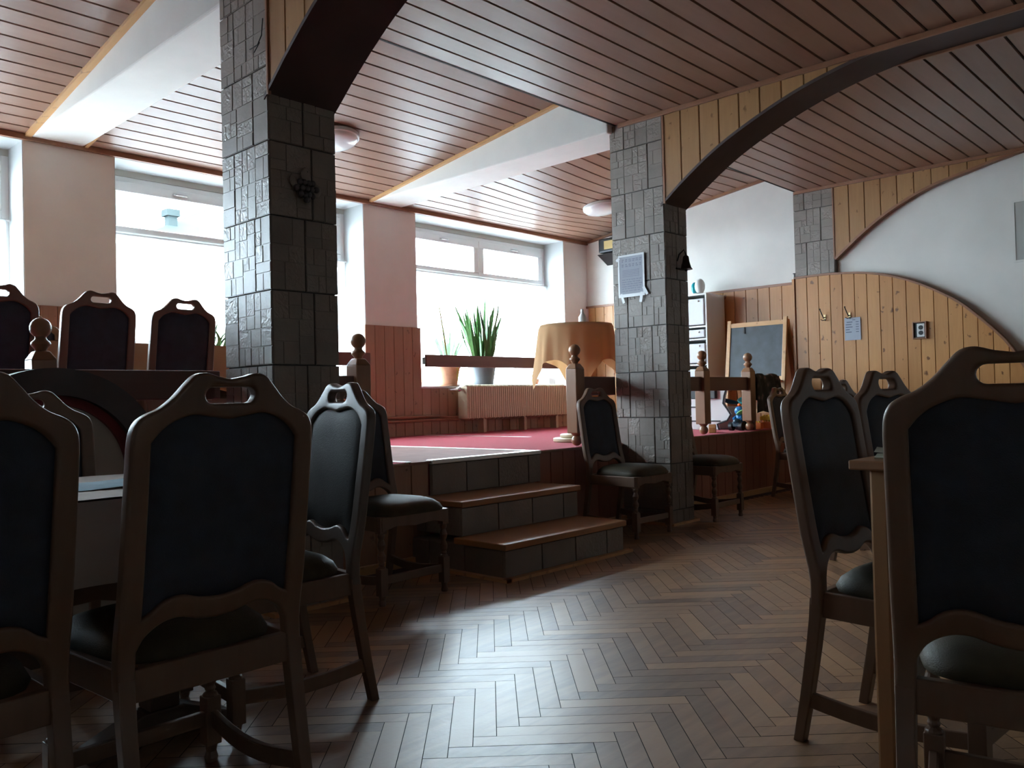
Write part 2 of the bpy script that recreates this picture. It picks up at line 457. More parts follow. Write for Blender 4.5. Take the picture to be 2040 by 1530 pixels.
# ------------------------------------------------------------------ setting: dimensions
PF = 0.63          # platform height
YP = 4.03          # platform front edge
YW = 7.20          # window wall, inner face
XE = 9.18          # end wall
XR = 8.92          # side wall of the lower room
ZC = 3.21          # boarded ceiling of the lower room
XL, YB = -5.2, -4.6
WIN = ((-0.42, 2.14), (2.83, 5.39), (6.10, 8.69))
ZS, ZH = 1.175, 3.12

# parquet floor in herringbone
def floor():
    f = MB()
    f.box(XL, XR + .3, YB, YP + .1, -0.05, -0.004, 0.0)
    base = f.build('floor', M['gap'])
    struct(base)
    w, n = 0.07, 6
    Lp = w * n
    q = MB()
    g = 0.0012
    r2 = math.sqrt(0.5)
    def put(x0, y0, sx, sy):
        cx, cy = x0 + sx / 2, y0 + sy / 2
        X, Y = (cx + cy) * r2, (cy - cx) * r2
        if not (XL < X < XR and YB < Y < 3.98): return
        p = [(x0 + g, y0 + g), (x0 + sx - g, y0 + g), (x0 + sx - g, y0 + sy - g), (x0 + g, y0 + sy - g)]
        t = rnd() ** 1.2
        vs = [((a + b) * r2, (b - a) * r2, 0.0) for a, b in p]
        h = 0.0008 * rnd()
        q.add([(a, min(b, 4.0), h) for a, b, c in vs], [(0, 1, 2, 3)], t)
    for j in range(-24, 24):
        for k in range(-150, 170):
            ox, oy = k * w + j * Lp, k * w - j * Lp
            put(ox, oy, Lp, w)
            put(ox, oy + w, w, Lp)
    o = q.build('floor_parquet', M['parquet'], base)
    return base
floor()

def boards_x(name, y0, y1, x0, x1, zf, step, mat, gap=0.012, nx=1, thick=0.016):
    """ceiling boards running along X; zf(x, y) underside height"""
    q = MB(); y = y1
    while y > y0 + 0.01:
        a = max(y - step, y0)
        xs = [x0 + (x1 - x0) * i / nx for i in range(nx + 1)]
        vs = []
        for x in xs:
            for (yy, dz) in ((a + gap / 2, thick), (a + gap / 2 + .003, 0), (y - gap / 2 - .003, 0), (y - gap / 2, thick)):
                vs.append((x, yy, zf(x, yy) + dz))
        fs = []
        for i in range(nx):
            for k in range(3):
                fs.append((i * 4 + k, i * 4 + k + 1, i * 4 + 4 + k + 1, i * 4 + 4 + k))
        q.add(vs, fs, rnd())
        y = a
    return q.build(name, mat)

# lower-room ceiling
cl = boards_x('ceiling', YB, YP, XL, XR + .02, lambda x, y: ZC, 0.160, M['ceil'])
struct(cl)
bk = MB().box(XL, XR + .3, YB, YP, ZC + .014, ZC + .12)
bk.box(XL, XE, YP - .02, YP, ZC - .002, ZC + .62)
bk.build('ceiling_backing', M['gap'], cl)

# platform ceiling, rising from the window wall, three bays between two white beams
def zs(x, y):
    z = 3.155 + 0.134 * (YW - y)
    if x > 5.9:
        fy = min(1.0, max(0.0, (YW - y) / 1.0)) * min(1.0, max(0.25, (y - 4.0) / 1.2))
        z -= 0.085 * fy * math.sin(PI * min(1, max(0, (x - 5.9) / (XE - 5.9)))) ** 2
    return z
for i, (a, b) in enumerate(((XL, 2.20), (2.57, 5.49), (5.88, XE))):
    o = boards_x('ceiling_boards', YP, YW, a, b, zs, 0.155, M['ceil'], nx=24 if i == 2 else 1)
    o.name = 'ceiling_platform'
    struct(o)
    q = MB(); nx = 24
    vs = []; fs = []
    for k in range(nx + 1):
        x = a + (b - a) * k / nx
        for y in (YP, 5.2, 6.2, YW + .02): vs.append((x, y, zs(x, y) + .018))
    for k in range(nx):
        for j in range(3): fs.append((k * 4 + j, k * 4 + j + 1, k * 4 + 5 + j, k * 4 + 4 + j))
    q.add(vs, fs)
    q.build('ceiling_backing', M['gap'], o)
rf = MB().box(XL - .3, XE + .3, YB - .3, YW + .7, 3.95, 4.05).build('roof_slab', M['gap']); struct(rf)
for a, b in ((2.19, 2.58), (5.48, 5.89)):
    struct(MB().box(a, b, YP + .02, YW, 3.145, 3.75).build('beam', M['plaster'], bevel=0.012))
# light battens where boards meet the beams
for x0, x1 in ((2.145, 2.19), (2.58, 2.61), (5.44, 5.48)):
    q = MB()
    vs = []
    for y in (YP, YW - .005):
        z = zs(x0, y)
        vs += [(x0, y, z - .022), (x1, y, z - .022), (x1, y, z + .01), (x0, y, z + .01)]
    q.add(vs, [(0, 1, 2, 3), (4, 5, 6, 7), (0, 1, 5, 4), (1, 2, 6, 5), (2, 3, 7, 6), (3, 0, 4, 7)], rnd())
    o = q.build('trim_1', M['trimlight']); struct(o)
q = MB().box(XL, XE, YW - .035, YW, 3.115, 3.158, .3)
struct(q.build('trim_2', M['trim']))
q = MB()
vs = []
for y in (YP, YW - .03):
    z = zs(XE, y)
    vs += [(XE - .035, y, z - .03), (XE, y, z - .03), (XE, y, z + .02), (XE - .035, y, z + .02)]
q.add(vs, [(0, 1, 2, 3), (4, 5, 6, 7), (0, 1, 5, 4), (1, 2, 6, 5), (2, 3, 7, 6), (3, 0, 4, 7)])
struct(q.build('trim_3', M['trim']))

# window wall with four openings
wl = MB()
xs = [XL] + [v for w in WIN for v in w] + [XE + .3]
for i in range(0, len(xs), 2):
    wl.box(xs[i], xs[i + 1], YW, YW + .55, 0, 3.75)
for a, b in WIN:
    wl.box(a, b, YW, YW + .55, 0, ZS - .02)
    wl.box(a, b, YW, YW + .55, ZH, 3.75)
struct(wl.build('wall_window', M['plaster']))
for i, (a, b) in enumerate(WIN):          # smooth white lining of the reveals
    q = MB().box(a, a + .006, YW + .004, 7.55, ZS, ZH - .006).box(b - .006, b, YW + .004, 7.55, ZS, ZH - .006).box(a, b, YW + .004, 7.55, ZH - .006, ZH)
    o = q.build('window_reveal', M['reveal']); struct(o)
    s = MB().box(a - .0, b + .0, YW - .045, 7.56, ZS - .022, ZS, .5).build('window_sill', M['white'], bevel=.004); struct(s)
# remaining walls
def wall(name, *b, mat='plaster'):
    o = MB().box(*b).build(name, M[mat]); return struct(o)
wall('wall_end', XE, XE + .3, YP - .02, YW + .55, 0, 3.75)
wall('wall_right', XR, XR + .26, YB, YP - .43, 0, 3.75)
wall('wall_left', XL - .3, XL, YB, YW + .55, 0, 3.75)
wall('wall_back', XL, XR + .3, YB - .3, YB, 0, 3.75)

# boarded dado: vertical boards
def dado(name, axis, face, a0, a1, z0, z1f, step, mat, thick=0.02, out=-1, cap=None):
    q = MB(); a = a0
    while a < a1 - 0.005:
        b = min(a + step, a1)
        n = 4
        for k in range(1):
            us = [a + .0012, a + .0045] + [a + .0045 + (b - a - .009) * i / 3 for i in (1, 2)] + [b - .0045, b - .0012]
            n = 5
            t = rnd()
            tops = [z1f(u) for u in us]
            e = .004
            front = []; back = []
            fs = []
            vs = []
            for u, zt in zip(us, tops):
                edge = (u == us[0] or u == us[-1])
                fo = face - out * (-0.004 if False else 0)
                f_ = face if not edge else face - out * .006
                for (p, z) in ((f_, z0), (f_, zt), (face - out * thick, zt), (face - out * thick, z0)):
                    vs.append((p, u, z) if axis == 'x' else (u, p, z))
            for i in range(n):
                for j in range(4):
                    fs.append((i * 4 + j, i * 4 + (j + 1) % 4, i * 4 + 4 + (j + 1) % 4, i * 4 + 4 + j))
            fs.append((0, 1, 2, 3)); fs.append((n * 4, n * 4 + 1, n * 4 + 2, n * 4 + 3))
            q.add(vs, fs, t)
        a = b
    return q.build(name, mat)
for a, b in ((XL + .03, -.42), (2.14, 2.83), (5.39, 6.10), (8.69, XE - .02)):
    e = .03 if b < 9 else 0
    struct(dado('wall_wainscot', 'y', YW - .025, a - .03, b + e, PF, lambda u: 1.83, 0.128, M['wains']))
for a, b in ((-0.39, 2.11), (2.86, 5.36), (6.13, 8.66)):
    struct(dado('wall_wainscot', 'y', YW - .022, a, b, PF, lambda u: ZS - .024, 0.128, M['wains']))
struct(dado('wall_wainscot', 'x', XE - .025, YP + .02, YW - .03, PF, lambda u: 2.235, 0.150, M['pine']))
struct(MB().box(XE - .035, XE, YP + .02, YW, 2.235, 2.262).build('trim_4', M['trim']))
# white edge strips on the pier boards
# platform
pl = MB().box(XL, XE, YP + .02, YW, 0, PF - .012).build('floor_platform', M['carpet']); struct(pl)
q = MB()
q.box(XL, 3.315, YP, YW - .025, PF - .012, PF).box(4.49, XE - .025, YP, YW - .025, PF - .012, PF)
q.build('carpet_pile', M['carpet'], pl)
q = MB().box(3.315, 4.49, YP - .02, YW - .03, PF - .012, PF - .002)
q.build('carpet_runner', M['landing'], pl)
for x in (3.315, 4.49):
    struct(MB().box(x - .02, x + .02, YP - .005, 7.15, PF - .004, PF + .004).build('trim_5', M['metaltrim'], bevel=.002))
struct(MB().box(6.10, 6.135, 5.55, 7.12, PF - .004, PF + .003).build('trim_6', M['metaltrim']))
struct(MB().box(3.485, 4.514, YP - .035, YP + .03, PF - .022, PF + .004).build('trim_7', M['metaltrim'], bevel=.004))
for a, b in ((XL, 3.484), (4.515, 8.84)):
    struct(dado('wall_platform_front', 'y', YP, a, b, 0, lambda u: PF - .016, 0.14, M['front' if a > 0 else 'wains'], thick=.02))
    struct(MB().box(a, b, YP - .012, YP + .02, PF - .020, PF - .003).build('trim_8', M['trim'], bevel=.003))
    struct(MB().box(a, b, YP - .03, YP, 0, .05).build('baseboard_platform', M['trimlight']))

# tile-clad pillars, with real relief blocks
def relief(q, u0, u1, z0, z1, put):
    """split a rectangle into random ashlar blocks"""
    def rec(a, b, c, d, depth):
        w, h = b - a, d - c
        if max(w, h) < .11 or (max(w, h) < .17 and rnd() < .45):
            put(q, a, b, c, d); return
        if w > h * (0.75 + .5 * rnd()) and w > .1:
            s = a + w * random.choice((.38, .5, .62)); rec(a, s, c, d, depth + 1); rec(s, b, c, d, depth + 1)
        elif h > .08:
            s = c + h * random.choice((.38, .5, .62)); rec(a, b, c, s, depth + 1); rec(a, b, s, d, depth + 1)
        else:
            put(q, a, b, c, d)
    rec(u0, u1, z0, z1, 0)
def pillar(x0, x1, y0, y1, z0, z1, zj=0.115, faces=('-x', '-y', '+x'), ph=0):
    core = MB().box(x0 + .012, x1 - .012, y0 + .012, y1 - .012, z0, z1).build('pillar', M['grout'])
    struct(core)
    q = MB()
    H = 0.36
    def face(side, a, b):
        z = z0 + zj - H; row = ph
        while z < z1:
            ra, rb = max(z, z0), min(z + H, z1)
            if rb - ra > .01:
                cut = [a, b]
                if b - a > .4:
                    cut = [a, (a + .14 if row % 2 else b - .14), b]
                    if row % 4 == 2: cut = [a, a + (b - a) * .72, b]
                else:
                    cut = [a, a + (b - a) * (.5 if row % 2 else .62), b]
                for i in range(len(cut) - 1):
                    g = .003
                    gz = .0007
                    def put(q, u0, u1, v0, v1):
                        d = .0006 + .0028 * rnd(); t = rnd()
                        u0 += gz; u1 -= gz; v0 += gz; v1 -= gz
                        if side == '-x': q.cham(x0 - d, x0 + .014, u0, u1, v0, v1, .0024, t, '-x')
                        elif side == '+x': q.cham(x1 - .014, x1 + d, u0, u1, v0, v1, .0024, t, '+x')
                        elif side == '-y': q.cham(u0, u1, y0 - d, y0 + .014, v0, v1, .0024, t, '-y')
                    A = (cut[i] + g, cut[i + 1] - g, ra + g, rb - g)
                    if side == '-x': q.box(x0 + .001, x0 + .014, *A, .25)
                    elif side == '+x': q.box(x1 - .014, x1 - .001, *A, .25)
                    else: q.box(A[0], A[1], y0 + .001, y0 + .014, A[2], A[3], .25)
                    relief(q, cut[i] + g, cut[i + 1] - g, ra + g, rb - g, put)
            z += H; row += 1
    for s in faces:
        face(s, *( (y0, y1) if s in ('-x', '+x') else (x0, x1)))
    q.build('pillar_tiles', M['tile'], core)
    return core
pillar(2.125, 2.505, 3.572, YP - .002, 0, ZC, ph=0)
pillar(5.545, 5.865, 3.575, YP + .05, 0, ZC, ph=1)
pillar(8.865, XE, 3.606, YP + .02, 0, ZC, faces=('-x', '-y'), ph=1)
for x0, x1 in ((2.125, 2.505), (5.545, 5.865)):
    struct(MB().box(x0, x1, -1.87, -1.37, 0, ZC).build('pillar', M['grout']))
    struct(MB().box(x0 - .03, x1 + .03, 3.545, YP, 0, .02).build('trim_9', M['trimlight']))

# boarded arches springing from the pillars towards the viewer
AY = [1.10, 1.45, 1.80, 2.138, 2.475, 2.80, 3.124, 3.449, 3.59]
AZ = [3.236, 3.228, 3.205, 3.158, 3.078, 2.962, 2.812, 2.60, 2.485]
def arch_z(y):
    if y < 1.10: y = 2.2 - y
    return smooth_lerp(y, AY, AZ)
def arch(x0, x1):
    q = MB()
    y = 3.572; step = .163
    for face, out in ((x0, -1), (x1, 1)):
        y = 3.572
        while y > -1.36:
            a = max(y - step, -1.37); n = 4; t = rnd()
            us = [a + .0015, a + .006] + [a + .006 + (y - a - .012) * i / 3 for i in (1, 2)] + [y - .006, y - .0015]
            n = 5
            zb = [min(arch_z(u), ZC - .004) for u in us]
            if min(zb) < ZC - .012:
                vs = []; fs = []
                for i, (u, z) in enumerate(zip(us, zb)):
                    f_ = face - out * .008 if i in (0, n) else face
                    vs += [(f_, u, z), (f_, u, ZC), (face - out * .03, u, ZC), (face - out * .03, u, z)]
                for i in range(n):
                    for j in range(4): fs.append((i * 4 + j, i * 4 + (j + 1) % 4, i * 4 + 4 + (j + 1) % 4, i * 4 + 4 + j))
                fs += [(0, 1, 2, 3), (n * 4, n * 4 + 1, n * 4 + 2, n * 4 + 3)]
                q.add(vs, fs, t)
            y = a
    o = q.build('wall_arch', M['spandrel']); struct(o)
    # soffit
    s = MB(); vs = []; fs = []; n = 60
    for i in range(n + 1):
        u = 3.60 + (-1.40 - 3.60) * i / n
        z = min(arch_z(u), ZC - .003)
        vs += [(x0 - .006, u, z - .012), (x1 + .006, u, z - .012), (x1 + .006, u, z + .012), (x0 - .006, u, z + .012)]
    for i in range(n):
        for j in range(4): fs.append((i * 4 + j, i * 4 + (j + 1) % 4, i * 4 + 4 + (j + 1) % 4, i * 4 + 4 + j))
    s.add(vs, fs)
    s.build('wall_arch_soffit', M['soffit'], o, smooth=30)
    k = MB().box(x0 + .025, x1 - .025, 1.7, 3.56, ZC - .012, ZC).build('wall_arch_core', M['gap'], o)
    t = MB().box(x0 - .022, x0, -1.37, 3.98, ZC - .035, ZC + .002).box(x1, x1 + .022, -1.37, 3.57, ZC - .035, ZC + .002)
    t.box(x0 - .008, x0 + .01, 3.555, 3.575, 2.49, ZC - .03)
    struct(t.build('trim_10', M['trim'], bevel=.004))
arch(2.125, 2.505)
arch(5.545, 5.865)
# arched boarding on the right-hand wall
BY = [1.2, 1.82, 2.406, 2.619, 2.782, 2.95, 3.11, 3.262, 3.418, 3.60]
BZ = [3.235, 3.19, 3.065, 3.012, 2.952, 2.875, 2.786, 2.684, 2.566, 2.415]
def b_z(y): return smooth_lerp(y, BY, BZ)
q = MB(); y = 3.602
while y > 1.5:
    a = y - .163; n = 4; t = rnd()
    us = [a + .0015, a + .006] + [a + .006 + (y - a - .012) * i / 3 for i in (1, 2)] + [y - .006, y - .0015]
    n = 5
    vs = []; fs = []
    for i, u in enumerate(us):
        f_ = 8.868 if i in (0, n) else 8.86
        z = min(b_z(u), ZC - .003)
        vs += [(f_, u, z), (f_, u, ZC), (XR, u, ZC), (XR, u, z)]
    for i in range(n):
        for j in range(4): fs.append((i * 4 + j, i * 4 + (j + 1) % 4, i * 4 + 4 + (j + 1) % 4, i * 4 + 4 + j))
    fs += [(0, 1, 2, 3), (n * 4, n * 4 + 1, n * 4 + 2, n * 4 + 3)]
    q.add(vs, fs, t)
    y = a
o = q.build('wall_arch', M['spandrel']); struct(o)
def strip_along(pts, x0, x1, h, name, mat):
    q = MB(); vs = []; fs = []
    for i, (y, z) in enumerate(pts):
        a = pts[max(i - 1, 0)]; b = pts[min(i + 1, len(pts) - 1)]
        d = Vector((b[0] - a[0], b[1] - a[1])).normalized(); nrm = Vector((-d.y, d.x)) * h / 2
        for sx, sg in ((x0, 1), (x1, 1), (x1, -1), (x0, -1)):
            vs.append((sx, y + nrm.x * sg, z + nrm.y * sg))
    n = len(pts) - 1
    for i in range(n):
        for j in range(4): fs.append((i * 4 + j, i * 4 + (j + 1) % 4, i * 4 + 4 + (j + 1) % 4, i * 4 + 4 + j))
    fs += [(0, 1, 2, 3), (n * 4, n * 4 + 1, n * 4 + 2, n * 4 + 3)]
    q.add(vs, fs)
    return struct(q.build(name, mat, smooth=40))
strip_along([(1.25 + (3.602 - 1.25) * i / 40, min(b_z(1.25 + (3.602 - 1.25) * i / 40), ZC - .01)) for i in range(41)], 8.852, XR, .026, 'trim_11', M['trim'])
struct(MB().box(8.84, 8.87, YB, YP, ZC - .032, ZC + .002).box(8.852, 8.87, 3.598, 3.612, 2.42, ZC - .03).build('trim_12', M['trim']))
# big knotty-pine dado with rounded top
TY = [1.80, 1.991, 2.109, 2.23, 2.365, 2.492, 2.758, 3.002, 3.245, 3.447, 3.736, 4.05]
TZ = [1.05, 1.393, 1.539, 1.665, 1.795, 1.891, 2.046, 2.148, 2.213, 2.24, 2.256, 2.254]
def t_z(y): return max(1.0, smooth_lerp(y, TY, TZ))
struct(dado('wall_dado', 'x', 8.84, 0.2, 4.05, 0, t_z, 0.128, M['pine'], thick=.08))
strip_along([(1.80 + (4.05 - 1.80) * i / 40, t_z(1.80 + (4.05 - 1.80) * i / 40) + .006) for i in range(41)], 8.825, XR, .02, 'trim_13', M['trim'])
struct(MB().box(8.83, 9.15, 4.05, 4.075, PF, 2.25).build('trim_14', M['pine']))

# steps up to the platform
def stairs():
    st = thing('staircase', 'three-step tiled stair with wooden treads leading up to the red carpeted platform', 'stairs')
    specs = ((3.334, 4.44, 3.23, 0.204), (3.37, 4.45, 3.61, 0.41))
    for i, (a, b, y, z) in enumerate(specs):
        q = MB()
        z0 = 0 if i == 0 else 0.204
        q.box(a + .01, b - .01, y + .02, YP - .001, z0 if i else 0, z - .036, .35)
        x = a
        while x < b - .02:
            e = min(x + .31, b); q.cham(x + .002, e - .002, y + .008, y + .03, z0 + .003, z - .04, .003, rnd(), '-y'); x = e
        yy = y + .02
        while yy < YP - .03:
            e = min(yy + .31, YP); q.cham(a, a + .02, yy + .002, e - .002, z0 + .003, z - .04, .003, rnd(), '-x'); yy = e
        q.build('riser', M['tile'], st)
        MB().box(a - .012, b + .012, y - .012, YP - .002 if i else 3.64, z - .036, z, rnd()).build('tread', M['tread'], st, bevel=.006)
    q = MB().box(3.485, 4.514, YP - .012, YP - .001, .41, PF - .022)
    x = 3.485
    while x < 4.5:
        e = min(x + .3, 4.514); q.cham(x + .002, e - .002, YP - .026, YP - .01, .412, PF - .024, .003, rnd(), '-y'); x = e
    q.build('riser', M['tile'], st)
    MB().box(3.30, 4.475, 3.19, 3.235, 0, .018).box(3.295, 3.34, 3.19, YP, 0, .018).build('base_strip', M['trimlight'], st)
stairs()

# ------------------------------------------------------------------ windows
def window(i, a, b):
    root = empty('window_%d' % i, ((a + b) / 2, 7.55, ZS)); struct(root)
    ox = (a + b) / 2
    def B(q, x0, x1, y0, y1, z0, z1): q.box(x0 - ox, x1 - ox, y0 - 7.55, y1 - 7.55, z0 - ZS, z1 - ZS)
    fr = MB()
    B(fr, a, a + .06, 7.55, 7.63, ZS, ZH); B(fr, b - .06, b, 7.55, 7.63, ZS, ZH)
    B(fr, a + .06, b - .06, 7.55, 7.63, 3.00, 3.06)
    B(fr, a + .06, b - .06, 7.55, 7.63, 2.50, 2.575); B(fr, a + .06, b - .06, 7.55, 7.63, ZS, ZS + .06)
    mid = a + (b - a) * .51
    B(fr, mid - .04, mid + .04, 7.55, 7.63, ZS + .06, 2.50)
    fr.build('window_frame', M['frame'], root, bevel=.006)
    bb = MB(); B(bb, a, b, 7.545, 7.63, 3.06, ZH); bb.build('blind_box', M['blind'], root)
    for (x0, x1) in ((a + .06, mid - .003), (mid + .003, b - .06)):
        s = MB()
        B(s, x0, x1, 7.535, 7.60, 2.925, 3.012); B(s, x0, x1, 7.535, 7.60, 2.56, 2.615)
        B(s, x0, x0 + .085, 7.535, 7.60, 2.615, 2.925); B(s, x1 - .085, x1, 7.535, 7.60, 2.615, 2.925)
        so = s.build('sash', M['frame'], root, bevel=.006)
        p = MB(); B(p, x0 + .08, x1 - .08, 7.57, 7.574, 2.61, 2.93); p.build('pane', M['glass'], so)
        h = MB(); c = (x0 + x1) / 2
        B(h, c - .03, c + .03, 7.522, 7.536, 2.955, 2.975); B(h, c - .01, c + .10, 7.512, 7.523, 2.958, 2.972)
        h.build('handle', M['chrome'], so, bevel=.003)
        lo = MB(); B(lo, x0 + .0, x1, 7.585, 7.589, ZS + .05, 2.51); lo.build('pane', M['glass'], root)
for i, (a, b) in enumerate(WIN): window(i + 1, a, b)

def curtain(a, b, z0, z1, label):
    q = MB(); n = 150; m = 6; vs = []; fs = []
    ph = rnd() * 6
    for i in range(n + 1):
        x = a + (b - a) * i / n
        for j in range(m + 1):
            t = j / m; z = z1 + (z0 - z1) * t
            y = 7.505 + (.004 + .012 * t) * math.sin(x * 26 + ph + 2 * math.sin(x * 3.1)) + .008 * t * math.sin(x * 9 + ph)
            vs.append((x, y, z))
    for i in range(n):
        for j in range(m): fs.append((i * (m + 1) + j, i * (m + 1) + j + 1, (i + 1) * (m + 1) + j + 1, (i + 1) * (m + 1) + j))
    q.add(vs, fs)
    o = q.build('curtain', M['sheer'], smooth=180)
    tag(o, label, 'curtain', 'sheer half curtains')
    r = MB().tube([(a - .02, 7.505, z1 + .006), (b + .03, 7.505, z1 + .006)], .008, 8).build('curtain_rod', M['white'], o)
    h = MB(); h.box(a, b, 7.498, 7.500, z1 - .055, z1 + .012)
    h.build('hem', M['sheer'], o)
curtain(-0.38, 2.10, 1.44, 2.53, 'sheer white half curtain in the window behind the leftmost platform chairs')
curtain(2.87, 5.35, 1.44, 2.53, 'sheer white half curtain in the window partly hidden by the ornamented pillar')
curtain(6.14, 8.66, 1.44, 2.53, 'sheer white half curtain in the window above the radiator and tall potted plants')

for a, b, lab in ((-0.46, 2.18, 'dark brown wooden guard board across the leftmost window'),
                  (2.79, 5.36, 'dark brown wooden guard board across the window behind the ornamented pillar'),
                  (6.13, 8.75, 'dark brown wooden guard board across the window in front of the potted plants')):
    o = MB().box(a, b, 7.09, 7.125, 1.392, 1.528, rnd()).build('guard_board', M['darkrail'], bevel=.004)
    tag(o, lab, 'board', 'window guard boards')
    MB().box(a + .02, a + .06, 7.125, 7.19, 1.42, 1.5).build('bracket', M['iron'], o)
    MB().box(b - .06, b - .02, 7.125, 7.19, 1.42, 1.5).build('bracket', M['iron'], o)

# ------------------------------------------------------------------ outside
g = MB().box(-60, 90, YW + .56, 90, -1.3, -1.2).build('ground', M['street']); struct(g)
def house():
    h = thing('house', 'pale gabled house with grey roof and chimney across the street', 'building', (13.5, 25.0, -1.2))
    q = MB().box(-3.5, 6.0, 0, 8, 0, 6.9); q.build('house_wall', M['hwall'], h)
    MB().box(-3.55, 6.05, -.06, 0, 5.8, 6.7).build('frieze', M['hgreen'], h)
    r = MB().add([(-3.9, -.5, 6.85), (6.4, -.5, 6.85), (6.4, 8.5, 6.85), (-3.9, 8.5, 6.85), (1.1, 4, 9.4), (4.0, 4, 9.4)],
                 [(0, 1, 5, 4), (1, 2, 5), (2, 3, 4, 5), (3, 0, 4), (0, 1, 2, 3)])
    r.build('roof', M['hroof'], h)
    MB().box(-1.25, -.95, 1.85, 2.15, 7.0, 8.5).box(-1.32, -.88, 1.78, 2.22, 8.5, 8.72).build('chimney', M['hroof'], h)
    for x in (-2.2, .2, 2.4, 4.6):
        w = MB().box(x - .55, x + .55, -.03, .02, 2.9, 4.6).build('window', M['greypot'], h)
house()
h2 = thing('house', 'low house across the street, washed out by light beyond the window above the radiator', 'building', (27.0, 27.0, -1.2))
MB().box(-7, 9, 0, 7, 0, 2.9).build('house_wall', M['hwall'], h2)
MB().box(-7.3, 9.3, -.4, 7.4, 2.9, 3.2).build('roof', M['terra'], h2)

# ------------------------------------------------------------------ carved chairs
VZ = [0.0, .20, .45, .60, .80, 1.08]
VV = [-.291, -.253, -.222, -.250, -.281, -.321]
def vz(z): return smooth_lerp(z, VZ, VV)
def plate(outer, holes, T, b):
    """flat plate with holes and rounded edges: thickness 2T, rounding b; returns verts (u, z, t) and faces"""
    from mathutils.geometry import delaunay_2d_cdt
    def clean(l):
        o = []
        for p in l:
            if not o or (Vector(p) - Vector(o[-1])).length > 1e-4: o.append(p)
        if (Vector(o[0]) - Vector(o[-1])).length < 1e-4: o.pop()
        return o
    def area(l): return sum(l[i - 1][0] * l[i][1] - l[i][0] * l[i - 1][1] for i in range(len(l)))
    loops = []
    for i, l in enumerate([outer] + holes):
        l = clean(l)
        if (area(l) > 0) != (i == 0): l = l[::-1]           # solid always on the left side
        loops.append(l)
    def inset(l, d):
        o = []
        n = len(l)
        for i in range(n):
            p0, p1, p2 = Vector(l[i - 1]), Vector(l[i]), Vector(l[(i + 1) % n])
            d0, d1 = (p1 - p0).normalized(), (p2 - p1).normalized()
            n0, n1 = Vector((-d0.y, d0.x)), Vector((-d1.y, d1.x))
            m = (n0 + n1)
            m = m / max(.35, m.length_squared / 2) if m.length > .05 else n0
            o.append(tuple(p1 + m * d))
        return o
    prof = [(0.0, 0.0)] + [(b * (1 - math.cos(a)), b * math.sin(a)) for a in (PI / 6, PI / 3, PI / 2)]
    V = []; F = []
    cv = []; ce = []
    top = {}; bot = {}
    for l in loops:
        n = len(l)
        rings = []
        for sg in (1, -1):
            for d, h in prof:
                ring = inset(l, d) if d else l
                rings.append((sg, [(p[0], p[1], sg * (T - b + h)) for p in ring]))
        ids = []
        for sg, rg in rings:
            ids.append(list(range(len(V), len(V) + n))); V.extend(rg)
        k = len(prof)
        for i in range(k - 1):
            for j in range(n):
                F.append((ids[i][j], ids[i][(j + 1) % n], ids[i + 1][(j + 1) % n], ids[i + 1][j]))
                F.append((ids[k + i][(j + 1) % n], ids[k + i][j], ids[k + i + 1][j], ids[k + i + 1][(j + 1) % n]))
        for j in range(n): F.append((ids[k][j], ids[k][(j + 1) % n], ids[0][(j + 1) % n], ids[0][j]))
        o = len(cv)
        for j in range(n):
            cv.append(Vector(V[ids[k - 1][j]][:2])); top[o + j] = ids[k - 1][j]; bot[o + j] = ids[2 * k - 1][j]
            ce.append((o + j, o + (j + 1) % n))
    flat = [inset(l, b) for l in loops]
    ov, oe, of, vm, em, fm = delaunay_2d_cdt(cv, ce, [], 0, 1e-6)
    mp = []
    for src in vm: mp.append(src[0] if src else None)
    def inside(x, y):
        c = 0
        for l in flat:
            for i in range(len(l)):
                (x0, y0), (x1, y1) = l[i - 1], l[i]
                if (y0 > y) != (y1 > y) and x < (x1 - x0) * (y - y0) / (y1 - y0) + x0: c += 1
        return c % 2
    for f in of:
        cx = sum(ov[i].x for i in f) / 3; cy = sum(ov[i].y for i in f) / 3
        if inside(cx, cy) and all(mp[i] is not None for i in f):
            F.append(tuple(top[mp[i]] for i in f)); F.append(tuple(bot[mp[i]] for i in f)[::-1])
    return V, F
def resample(pts, d, closed=True):
    out = []
    n = len(pts)
    for i in range(n if closed else n - 1):
        a = Vector(pts[i]); b = Vector(pts[(i + 1) % n]); k = max(1, int((b - a).length / d))
        for j in range(k): out.append(tuple(a.lerp(b, j / k)))
    return out
def spline_pts(pts, k=5):
    """Catmull-Rom polyline through open points"""
    out = []
    P = [Vector(p) for p in pts]
    for i in range(len(P) - 1):
        p0 = P[max(i - 1, 0)]; p1 = P[i]; p2 = P[i + 1]; p3 = P[min(i + 2, len(P) - 1)]
        for j in range(k):
            t = j / k
            out.append(tuple(0.5 * ((2 * p1) + (p2 - p0) * t + (2 * p0 - 5 * p1 + 4 * p2 - p3) * t * t + (3 * p1 - p0 - 3 * p2 + p3) * t**3)))
    out.append(tuple(P[-1]))
    return out
HALF_TOP = [(0, 1.063), (.03, 1.068), (.06, 1.076), (.085, 1.071), (.105, 1.052), (.132, 1.022), (.16, 1.000), (.187, .988), (.207, .974), (.2185, .950), (.222, .915)]
PAN_TOP = [(0, .972), (.04, .978), (.085, .984), (.125, .972), (.155, .952), (.177, .926)]
PAN_BOT = [(0, .566), (.045, .572), (.09, .585), (.13, .578), (.16, .556), (.177, .548)]
RAIL_LOW = [(0, .515), (.045, .520), (.09, .533), (.13, .528), (.165, .505), (.183, .475)]
def sym(half):
    r = spline_pts(half, 4)
    return [(-x, z) for x, z in r[::-1][:-1]] + r
